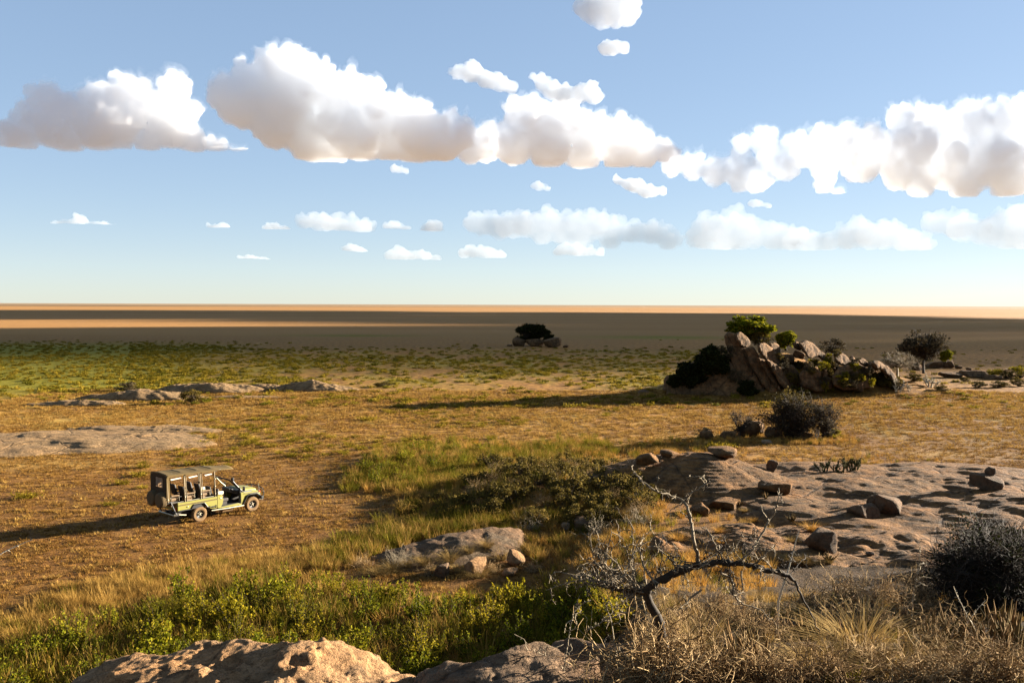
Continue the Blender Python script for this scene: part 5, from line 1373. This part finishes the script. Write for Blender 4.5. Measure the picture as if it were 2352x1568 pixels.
bush_at('bush', 'small bright bush beside the lone dark tree', *c2(1885, 345), 13, 11, fig2, 148)
gr = 'low bushes at the right edge below the plain'
for i, (x, y, w, h, t) in enumerate([(2170, 440, 18, 8, 1), (2250, 450, 22, 9, 0), (2330, 450, 26, 12, 1), (2200, 505, 22, 7, 0), (2080, 505, 20, 7, 0), (2320, 495, 20, 7, 0), (1860, 530, 16, 7, 0), (2000, 470, 14, 5, 0)]):
    bush_at('shrub', 'low green-brown shrub in the row running to the right edge', *c2(x, y), w, h, (scrubb, yellowb)[t], None, gr, 'shrub', rz=i)
# front thicket
gt = 'thicket in front of the kopje'
bush_at('thicket', 'large dark thorny thicket in front of the kopje', *c2(960, 815), 74, 47, crown_data(830, 1, 1, .9, .12, 80, 50, .065, ML_dust, MB_dark, False, .3, 26, .05, 0, .35), None, gt, 'thicket')
bush_at('thicket', 'dusty right wing of the dark thicket with a pale trunk', *c2(1150, 815), 42, 40, crown_data(831, 1, 1, .75, .35, 60, 40, .065, ML_dust, MB_dark, False, .3, 26, .05), None, gt, 'thicket')
bush_at('thicket', 'dark green crown rising from the middle of the thicket', *c2(950, 800), 36, 47, crown_data(832, 1, 1, .9, .1, 50, 70, .09, ML_olive, MB_dark, False, .2, 10, .05), None, gt, 'thicket')
bush_at('bare_shrub', 'bare twisted shrub at the left of the dark thicket', *c2(650, 800), 26, 28, crown_data(833, 1, 1, .8, .3, 40, 12, .08, ML_dust, MB_dark, False, .7, 16, .06), None, gt, 'shrub')
bush_at('shrub', 'low dark scrub at the left foot of the thicket', *c2(430, 805), 20, 10, scrubc, None, gt, 'shrub')
bush_at('shrub', 'sunny yellow shrub at the right foot of the thicket', *c2(1190, 810), 22, 10, yellowb, None, gt, 'shrub')
bush_at('tree_stump', 'sunlit pale stump in the right of the thicket', *c2(1107, 822), 5, 13, candelabra_data(834, 1.0, 2, .10, MB_white), None, None, 'stump', (1.0, 1.0))
for x, y, s in [(500, 870, 1.0), (560, 880, .9), (470, 880, .8), (590, 860, .7), (150, 860, .7), (60, 855, .6)]:
    plant('grass_tussock', 'orange tussock behind the granite dome', 'grass tussock', ray_ground(*c2(x, y)), tuft[0], 0, (s * 2, s * 2, s * 2.2), 'tussocks behind the granite dome')
# far kopje tree and bushes on the left outcrop
bush_at('umbrella_tree', 'dark flat-topped tree on the far kopje', *c8(905, 395), 36, 20, crown_data(840, 1, 1, .55, .28, 60, 150, .11, ML_dark, MB_dark, False, .05, 8, .09), ray_ground(*c8(930, 412))[1] + 4, None, 'tree', (2.1, 1.75))
bush_at('bush', 'low dark bush right of the far kopje tree', *c8(1035, 375), 14, 7, darkc, ray_ground(*c8(1050, 420))[1] + 3)
bush_at('bush', 'round tawny bush in front of the rocky rise', 440 * D2, 926 * D2, 26, 14, scrubb)
bush_at('bush', 'sparse dusty bush behind the rounded rock hump', 290 * D2, 898 * D2, 26, 9, scrubc)
bush_at('bush', 'dark olive bush strip right of the outcrop row', 880 * D2, 888 * D2, 22, 5, scrubb)

# ------------------------------------------------------------------ right foreground
tus = []
for i in range(4):
    r_ = np.random.RandomState(900 + i); q = QB(); q.quads(blades(300, .42, 1.0, 1.0, r_, .0045, 4, .13, .8)); tus.append([('blades', data_of(q, 'blades', MG_orange if i < 2 else MG_hay))])
for x, y, s, i, lab in [
        (1172, 520, 1.2, 0, 'bright orange grass tussock by the upright stick'), (655, 530, .9, 0, 'orange tussock on the low granite slab'), (430, 575, 1.2, 1, 'reddish orange tussock left of the upright shoot'),
        (150, 575, 1.2, 0, 'orange tussock at the left of the thorn twigs'), (800, 415, .7, 2, 'pale tussock in front of the flat block'), (1055, 580, .7, 2, 'small straw tussock left of the reddish boulder'),
        (1045, 690, .9, 2, 'straw tussock below the upright stick'), (1130, 700, 1.0, 3, 'straw tussock at the foot of the reddish boulder'), (1270, 700, .8, 2, 'straw tussock right of the reddish boulder'),
        (670, 590, .7, 0, 'small orange tussock behind the arched limb'), (250, 560, .8, 0, 'orange tussock beside a dark bush'), (60, 600, .9, 2, 'pale tussock near the dark aloe'), (850, 470, .7, 0, 'dull orange tussock on the slab edge'),
        (560, 1180, 1.6, 3, 'big shaggy straw tussock under the thorn tree'), (1450, 1200, 2.0, 2, 'biggest shaggy straw tussock at the bottom right'), (640, 1330, 1.3, 3, 'straw tussock at the bottom edge under the thorn tree'),
        (1180, 1290, 1.2, 2, 'straw tussock right of the front aloe'), (1720, 1300, 1.2, 3, 'straw tussock at the bottom edge right of centre'), (2010, 1300, 1.2, 2, 'straw tussock at the bottom right corner'), (2200, 1330, 1.1, 3, 'tussock in the bottom right corner'),
        (420, 950, 1.1, 3, 'greenish tussock behind the thorn trunk'), (900, 900, 1.1, 3, 'tussock under the right end of the limb'), (1000, 1000, 1.2, 2, 'tussock below the dry tangle'), (1330, 1260, 1.2, 2, 'tussock left of the biggest tussock'), (1600, 1340, 1.2, 3, 'tussock in front of the biggest tussock'), (350, 1300, 1.0, 3, 'tussock at the left of the bottom thorn stems')]:
    g = seen_at(*c4(x, y))
    plant('grass_tussock', lab, 'grass tussock', g - np.array([0, 0, .03]), tus[i], x * .7, s, 'grass tussocks among the right hand rocks')
grey = [tangle_data(920 + i, .9, 120, MG_grey, 1.15, .5, .0088, 4, 9) for i in range(5)]
for x, y, s, lab in [(1150, 960, 1.0, 'grey dry bush under the tip of the limb'), (1350, 930, 1.15, 'grey dry bush in the middle of the tangle'), (1560, 930, 1.2, 'tall grey dry bush right of the tangle'), (1760, 900, 1.25, 'tallest grey dry bush beside the black bush'),
        (1260, 1080, 1.0, 'low grey dry bush in front of the tangle'), (1500, 1060, 1.0, 'grey dry bush behind the biggest tussock'), (1720, 1080, 1.05, 'grey dry bush left of the spiky aloes'), (1850, 1000, 1.0, 'grey dry bush at the foot of the black bush'),
        (480, 1080, 1.05, 'grey dry bush below the thorn trunk'), (640, 1000, 1.0, 'grey dry bush under the arched limb'), (780, 1060, .95, 'grey dry bush behind the front aloe'), (350, 1180, 1.0, 'grey dry bush at the left of the tangle'), (930, 1130, .9, 'grey dry bush right of the front aloe'),
        (2050, 1150, .9, 'grey dry bush among the right hand aloes'), (560, 1300, .9, 'grey dry bush at the bottom edge'), (900, 1340, .8, 'matted dry bush at the bottom edge'), (1900, 1320, .85, 'matted dry bush at the bottom right')]:
    g = seen_at(*c4(x, y))
    plant('dry_bush', lab, 'bush', g - np.array([0, 0, .04]), grey[prs.randrange(5)], prs.uniform(0, 6.28), s, 'grey dry bushes in the right foreground')
for x, dd, s, lab in [(652, 12.1, 1.6, 'curly grey bush hiding the foot of the thorn tree'), (690, 12.2, 1.45, 'curly grey bush right of the thorn tree foot'), (610, 12.3, .9, 'curly grey bush on the dark bottom rock'), (760, 12.0, 1.1, 'curly grey bush at the bottom edge below the limb'), (830, 12.2, 1.0, 'curly grey bush under the limb tip at the bottom edge'), (920, 12.3, 1.0, 'curly grey bush near the bottom right tussocks'), (965, 12.5, 1.0, 'curly grey bush below the brown aloes'), (1010, 12.3, 1.1, 'curly grey bush in the bottom right corner'), (985, 14.0, 1.0, 'curly grey bush behind the bottom right corner'), (870, 13.6, .9, 'curly grey bush beside the big straw tussock'), (930, 14.6, .9, 'curly grey bush left of the brown aloes')]:
    g = at(x, 640, dd); g[2] = hz(g[0], dd) - .04
    plant('dry_bush', lab, 'bush', g, grey[prs.randrange(5)], prs.uniform(0, 6.28), s, 'curly grey bushes along the bottom edge')
_r = random.Random(8)
for i_ in range(48):
    x_ = _r.uniform(900, 1620); y_ = _r.uniform(330 + max(0, x_ - 900) * .16, 545)
    bush_at('shrub', 'small dry shrub wedged between kopje boulders', *c2(x_, y_), _r.uniform(9, 19), _r.uniform(6, 11), (scrubb, scrubc, yellowb)[i_ % 3], 'seen', 'small shrubs between the kopje boulders', 'shrub', rz=i_)
sparse = [tangle_data(930 + i, 1.0, 60, MB_pale, .8, .3, .009, 4) for i in range(3)]
for x, y, s, i, lab in [(1390, 585, 1.0, 0, 'twiggy thorn shrub left of the small pale stone'), (1800, 640, 1.1, 1, 'twiggy thorn shrub above the notched boulder'), (650, 790, .9, 2, 'bleached arching twigs over the dark rock slab'), (2000, 560, 1.0, 0, 'grey shrub right of the dark low boulder')]:
    plant('thorn_shrub', lab, 'shrub', seen_at(*c5(x, y)), sparse[i], i * 2.0, s)
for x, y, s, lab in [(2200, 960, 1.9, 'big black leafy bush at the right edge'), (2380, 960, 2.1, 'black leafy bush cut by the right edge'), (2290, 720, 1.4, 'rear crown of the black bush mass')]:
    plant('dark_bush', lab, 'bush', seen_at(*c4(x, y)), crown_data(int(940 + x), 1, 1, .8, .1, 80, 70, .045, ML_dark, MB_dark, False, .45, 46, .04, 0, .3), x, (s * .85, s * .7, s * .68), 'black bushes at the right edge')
dark_t = [tangle_data(980 + i, 1.0, 150, MB_dark, 1.0, .30, .009, 5) for i in range(2)]
for x, y, s, lab in [(1990, 900, 1.1, 'leafless dark bush at the left of the black bushes'), (2060, 760, 1.2, 'leafless dark bush behind the black bushes'), (2130, 940, 1.3, 'leafless dark bush in front of the black bushes'), (2300, 880, 1.5, 'leafless dark bush among the black bushes'), (2200, 640, 1.2, 'leafless dark bush at the rear of the black bushes')]:
    plant('dark_thorn_bush', lab, 'bush', seen_at(*c4(x, y)), dark_t[prs.randrange(2)], prs.uniform(0, 6.28), s * 1.25, 'black bushes at the right edge')
for x, y, s, lab in [(430, 800, .8, 'bleached twigs leaning on the long dark slab'), (820, 850, .7, 'dry twiggy bush at the foot of the long dark slab'), (1180, 830, .7, 'dry twiggy bush between the two pale boulders'), (1420, 830, .8, 'dry bush right of the notched boulder')]:
    plant('dry_bush', lab, 'bush', seen_at(*c5(x, y)), grey[prs.randrange(5)], prs.uniform(0, 6.28), s)
for i_, (x, y) in enumerate([(700, 800), (800, 790), (950, 770), (1060, 720), (1160, 690), (620, 830), (880, 840), (1000, 840), (1240, 760), (1380, 700), (540, 850), (1120, 860)]):
    plant('grass_tussock', 'straw tussock in the joints of the long dark slab', 'grass tussock', seen_at(*c5(x, y)), tus[2 + i_ % 2], i_, 1.0 + .25 * (i_ % 3), 'tussocks on the long dark slab')
for i_, (x, y) in enumerate([(420, 430), (560, 330), (300, 470), (620, 470), (250, 500)]):
    bush_at('thicket', 'dark scrubby bush clinging to the shaded kopje rock mass', *c2(x, y), 20, 13, (darkc, scrubc)[i_ % 2], 'seen', 'dark scrub on the shaded side of the kopje', rz=i_)
aloe = [aloe_data(950 + i, 13, .5) for i in range(3)]
for x, y, s, lab in [(870, 1270, 1.15, 'sunlit pointed aloe in the front middle'), (750, 1220, 1.1, 'aloe left of the sunlit front aloe'), (1120, 1120, 1.2, 'reddish aloe under the grey dry bush'), (1190, 1130, 1.0, 'aloe beside the reddish one'), (1340, 1190, 1.0, 'aloe left of the biggest tussock'), (1850, 1180, 1.3, 'left aloe of the pair at the right'), (1960, 1180, 1.25, 'right aloe of the pair at the right'),
        (2220, 1150, 1.5, 'tall brown aloe near the right edge'), (2320, 1160, 1.5, 'brown aloe cut by the right edge'), (2290, 1260, 1.3, 'low aloe in the bottom right corner'), (2170, 1230, 1.3, 'brown aloe left of the corner aloe'), (2260, 1190, 1.6, 'second tall brown aloe near the right edge'), (1900, 1230, 1.1, 'aloe in front of the right hand pair'), (775, 385, .8, 'small dark aloe on the granite slab'), (920, 345, .8, 'small reddish aloe beside the flat block'), (1060, 470, .9, 'aloe beside the bright orange tussock'), (80, 540, 1.2, 'dark reddish aloe at the left of the tussocks'), (1270, 690, .9, 'aloe at the foot of the reddish boulder'), (270, 400, .9, 'dark aloe in front of the dome')]:
    plant('aloe', lab, 'aloe', seen_at(*c4(x, y)), aloe[prs.randrange(3)], prs.uniform(0, 6.28), s, 'aloes in the right foreground')
for x, y, w, h, i, lab in [(1240, 195, 18, 13, 0, 'left gnarled succulent on the granite slab'), (1325, 200, 16, 16, 1, 'middle upright succulent on the granite slab'), (1400, 185, 20, 13, 2, 'right gnarled succulent on the granite slab')]:
    bush_at('succulent', lab, *c4(x, y), w, h, candelabra_data(960 + i, 1.0, 6, .06), 'seen', 'gnarled succulents on the granite slab', 'succulent', (1.2, 1.1))

# ------------------------------------------------------------------ thorn tree with the arched limb
def px_path(pts, dist, f=c4, wob=.0, rs=None):
    P = np.array([at(*f(x, y), dist + (wob * rs.normal() if rs is not None else 0)) for x, y in pts])
    d = np.concatenate([[0], np.cumsum(np.linalg.norm(np.diff(P, axis=0), axis=1))]); n = max(6, int(d[-1] / .05))
    s = np.linspace(0, d[-1], n); Q = np.stack([np.interp(s, d, P[:, k]) for k in range(3)], 1)
    for _ in range(2): Q[1:-1] = (Q[:-2] + 2 * Q[1:-1] + Q[2:]) / 4
    return Q
def thorns(q, P, r, rs, every=.07, L=.06):
    for k in range(1, len(P) - 1):
        for _ in range(rs.poisson(np.linalg.norm(P[k + 1] - P[k]) / every)):
            e = rs.normal(size=3); t = P[k + 1] - P[k - 1]; t /= np.linalg.norm(t) + 1e-9; e -= t * (e @ t) * .8; e /= np.linalg.norm(e)
            q.tube(np.array([P[k], P[k] + e * L * rs.uniform(.5, 1.2)]), [.0075, .002], 3)
def thorn_tree():
    rs = np.random.RandomState(77); D = 13.0
    root_p = px_path([(360, 1250), (330, 1010)], D)
    base = np.array([root_p[0][0], D, hz(root_p[0][0], D)])
    r = empty('thorn_tree', base); tag(r, 'bent thorn tree with a dark arched limb and bare spiny twigs', 'tree')
    def part(name, q, mat):
        v, f = q.arrays(); return mesh_obj(name, v - base, f, mat, r, False)
    q = QB(); P = px_path([(370, 1330), (345, 1120), (325, 1010), (285, 950), (255, 880), (262, 835)], D); P[0, 2] = min(P[0, 2], base[2] - .1)
    q.tube(P, np.linspace(.078, .062, len(P)) * (1 + .25 * rs.normal(size=len(P)) * .4), 8); part('trunk', q, MB_dark)
    q = QB(); P = px_path([(255, 870), (275, 825), (370, 775), (470, 735), (580, 705), (690, 697), (830, 710), (930, 740), (1020, 765), (1080, 800), (1105, 855), (1150, 945), (1190, 1020), (1215, 1085)], D)
    rr = np.interp(np.linspace(0, 1, len(P)), [0, .2, .5, .7, .78, 1], [.066, .060, .044, .032, .018, .007]); P = P + rs.normal(size=P.shape) * .010; rr = rr * (1 + .16 * rs.normal(size=len(P)))
    q.tube(P, rr, 8); P_limb = P.copy(); limb = part('arched_limb', q, MB_dark)
    q = QB(); S = px_path([(265, 865), (190, 855), (100, 852), (40, 835)], D); q.tube(S, np.linspace(.05, .018, len(S)), 7); part('side_limb', q, MB_dark)
    shoots = [([(545, 700), (515, 570), (495, 430), (482, 372), (400, 330), (300, 300), (230, 250), (185, 195)], .020), ([(482, 372), (492, 320), (560, 280), (630, 240)], .010), ([(760, 700), (840, 640), (890, 540), (960, 430), (990, 350), (992, 290)], .013),
              ([(690, 700), (640, 610), (600, 520), (560, 500)], .011), ([(660, 745), (730, 790), (740, 880), (790, 930), (900, 960), (940, 1020)], .013), ([(780, 750), (790, 830), (800, 860), (760, 870)], .010),
              ([(100, 852), (60, 790), (25, 700), (30, 620)], .011), ([(150, 850), (162, 740), (150, 640), (140, 590)], .011), ([(300, 815), (230, 700), (215, 600), (240, 560)], .011), ([(400, 765), (420, 690), (340, 640), (320, 600)], .010), ([(560, 850), (480, 920), (430, 960)], .012), ([(560, 705), (660, 640), (700, 590)], .009), ([(850, 710), (930, 640), (960, 600)], .009),
              ([(40, 835), (-60, 800), (-130, 740)], .010), ([(200, 855), (120, 930), (60, 940)], .010), ([(255, 900), (180, 960), (40, 1010), (-80, 1080)], .012)]
    for pts, r0 in shoots:
        q = QB(); P = px_path(pts, D, wob=.12, rs=rs); P = P + rs.normal(size=P.shape) * .008
        q.tube(P, np.linspace(r0 * 1.5, r0 * .6, len(P)), 5); thorns(q, P, r0, rs, .04, .075)
        for k in range(2, len(P) - 1, 3):                  # crooked side twigs
            for _ in range(rs.randint(0, 3)):
                W_ = wander(P[k], rs.normal(size=3) + np.array([0, 0, .25]), rs.uniform(.12, .42), 6, rs, .45)
                q.tube(W_, np.linspace(.0095, .004, 7), 3); thorns(q, W_, .004, rs, .05, .04)
        part('thorny_twig', q, MB_twig)
    for k in range(20):                                   # spiny growth along the arched limb
        j0 = rs.randint(4, int(len(P_limb) * .8)); d0 = np.array([rs.normal() * .7, rs.normal() * .5, rs.uniform(-.2, 1.2)])
        L_ = rs.uniform(.3, .95); P = wander(P_limb[j0], d0, L_, 12, rs, .26)
        q = QB(); q.tube(P, np.linspace(.010, .004, 13), 4); thorns(q, P, .01, rs, .035, .06)
        for j in range(3, 12, 2):
            W_ = wander(P[j], rs.normal(size=3), rs.uniform(.1, .3), 5, rs, .45); q.tube(W_, np.linspace(.008, .003, 6), 3); thorns(q, W_, .004, rs, .045, .045)
        part('thorny_twig', q, MB_dark if k % 2 else MB_twig)
    for k in range(22):                                   # twig tangle left of the fork
        c = px_path([(rs.uniform(-60, 330), rs.uniform(690, 900)), (rs.uniform(-80, 300), rs.uniform(540, 760))], D + rs.uniform(-.3, .5))
        P = wander(S[rs.randint(0, len(S))], (c[-1] - S[3]), rs.uniform(.6, 1.3), 14, rs, .28)
        q = QB(); q.tube(P, np.linspace(.013, .005, 15), 4); thorns(q, P, .01, rs, .05, .05)
        for j in range(3, 14, 2):
            W_ = wander(P[j], rs.normal(size=3), rs.uniform(.12, .35), 5, rs, .45); q.tube(W_, np.linspace(.009, .004, 6), 3); thorns(q, W_, .004, rs, .06, .04)
        part('thorny_twig', q, MB_twig)
    return r
thorn_tree()
def thorn_stem(label, pts, dist, r0, f, mat=MB_pale, name='thorn_sapling', every=.05, twigs=True, seed=5):
    rs = np.random.RandomState(seed); P = px_path(pts, dist, f, .08, rs); base = P[0].copy(); base[2] = min(base[2], hz(base[0], base[1]))
    P[0] = base + np.array([0, 0, -.05])
    root = empty(name, base); tag(root, label, 'dead branch')
    q = QB(); q.tube(P - base, np.linspace(r0, r0 * .35, len(P)), 5); mesh_obj('stem', *q.arrays(), mat, root)
    q = QB(); thorns(q, P - base, r0, rs, every, .05)
    if twigs:
        for k in range(3, len(P) - 1, 3):
            W_ = wander(P[k] - base, rs.normal(size=3) + np.array([0, 0, .2]), rs.uniform(.15, .5), 6, rs, .45); q.tube(W_, np.linspace(.009, .004, 7), 3); thorns(q, W_, .004, rs, .05, .04)
    if q.n: mesh_obj('thorns', *q.arrays(), mat, root)
    return root
thorn_stem('pale spiny stem rising at the bottom edge, right of two', [(1960, 1560), (1890, 1250), (1870, 1100), (1840, 1030), (1870, 960)], 12.6, .016, c5, seed=6)
thorn_stem('pale spiny stem rising at the bottom edge, left of two', [(1580, 1560), (1605, 1350), (1620, 1250), (1640, 1120), (1690, 960)], 12.8, .012, c5, seed=7)
thorn_stem('thin spiny stem leaning left over the dark rock', [(1700, 1500), (1560, 1330), (1430, 1280), (1370, 1270)], 13.2, .009, c5, seed=8)
thorn_stem('bleached straight stick standing beside the reddish boulder', [(985, 930), (1000, 870), (1035, 770), (1065, 660), (1085, 580), (1105, 515)], 15.5, .022, c4, MB_white, 'bleached_stick', 99, False, 9)
thorn_stem('pale twig poking up from the grey dry bush at the right', [(1730, 920), (1760, 760), (1770, 680), (1780, 610)], 17.0, .008, c4, MB_pale, seed=10)
thorn_stem('straight pale twig leaning right before the black bush', [(2080, 1060), (2040, 1000), (1980, 880), (1960, 830)], 15.0, .010, c4, MB_white, seed=11, twigs=False)
thorn_stem('pale forked twig rising between the aloes', [(2030, 1040), (2090, 960), (2140, 905)], 15.0, .008, c4, MB_white, seed=12, twigs=False)
thorn_stem('bleached thorny twig reaching in from the left edge', [(-260, 1100), (-180, 640), (-60, 410), (0, 362), (90, 318), (185, 280)], 9.0, .012, lambda x, y: ((x / 1.8092) / 3.1641, (1550 + y / 1.8092) / 3.1641), MB_white, 'dead_sapling', .12, False, 13)
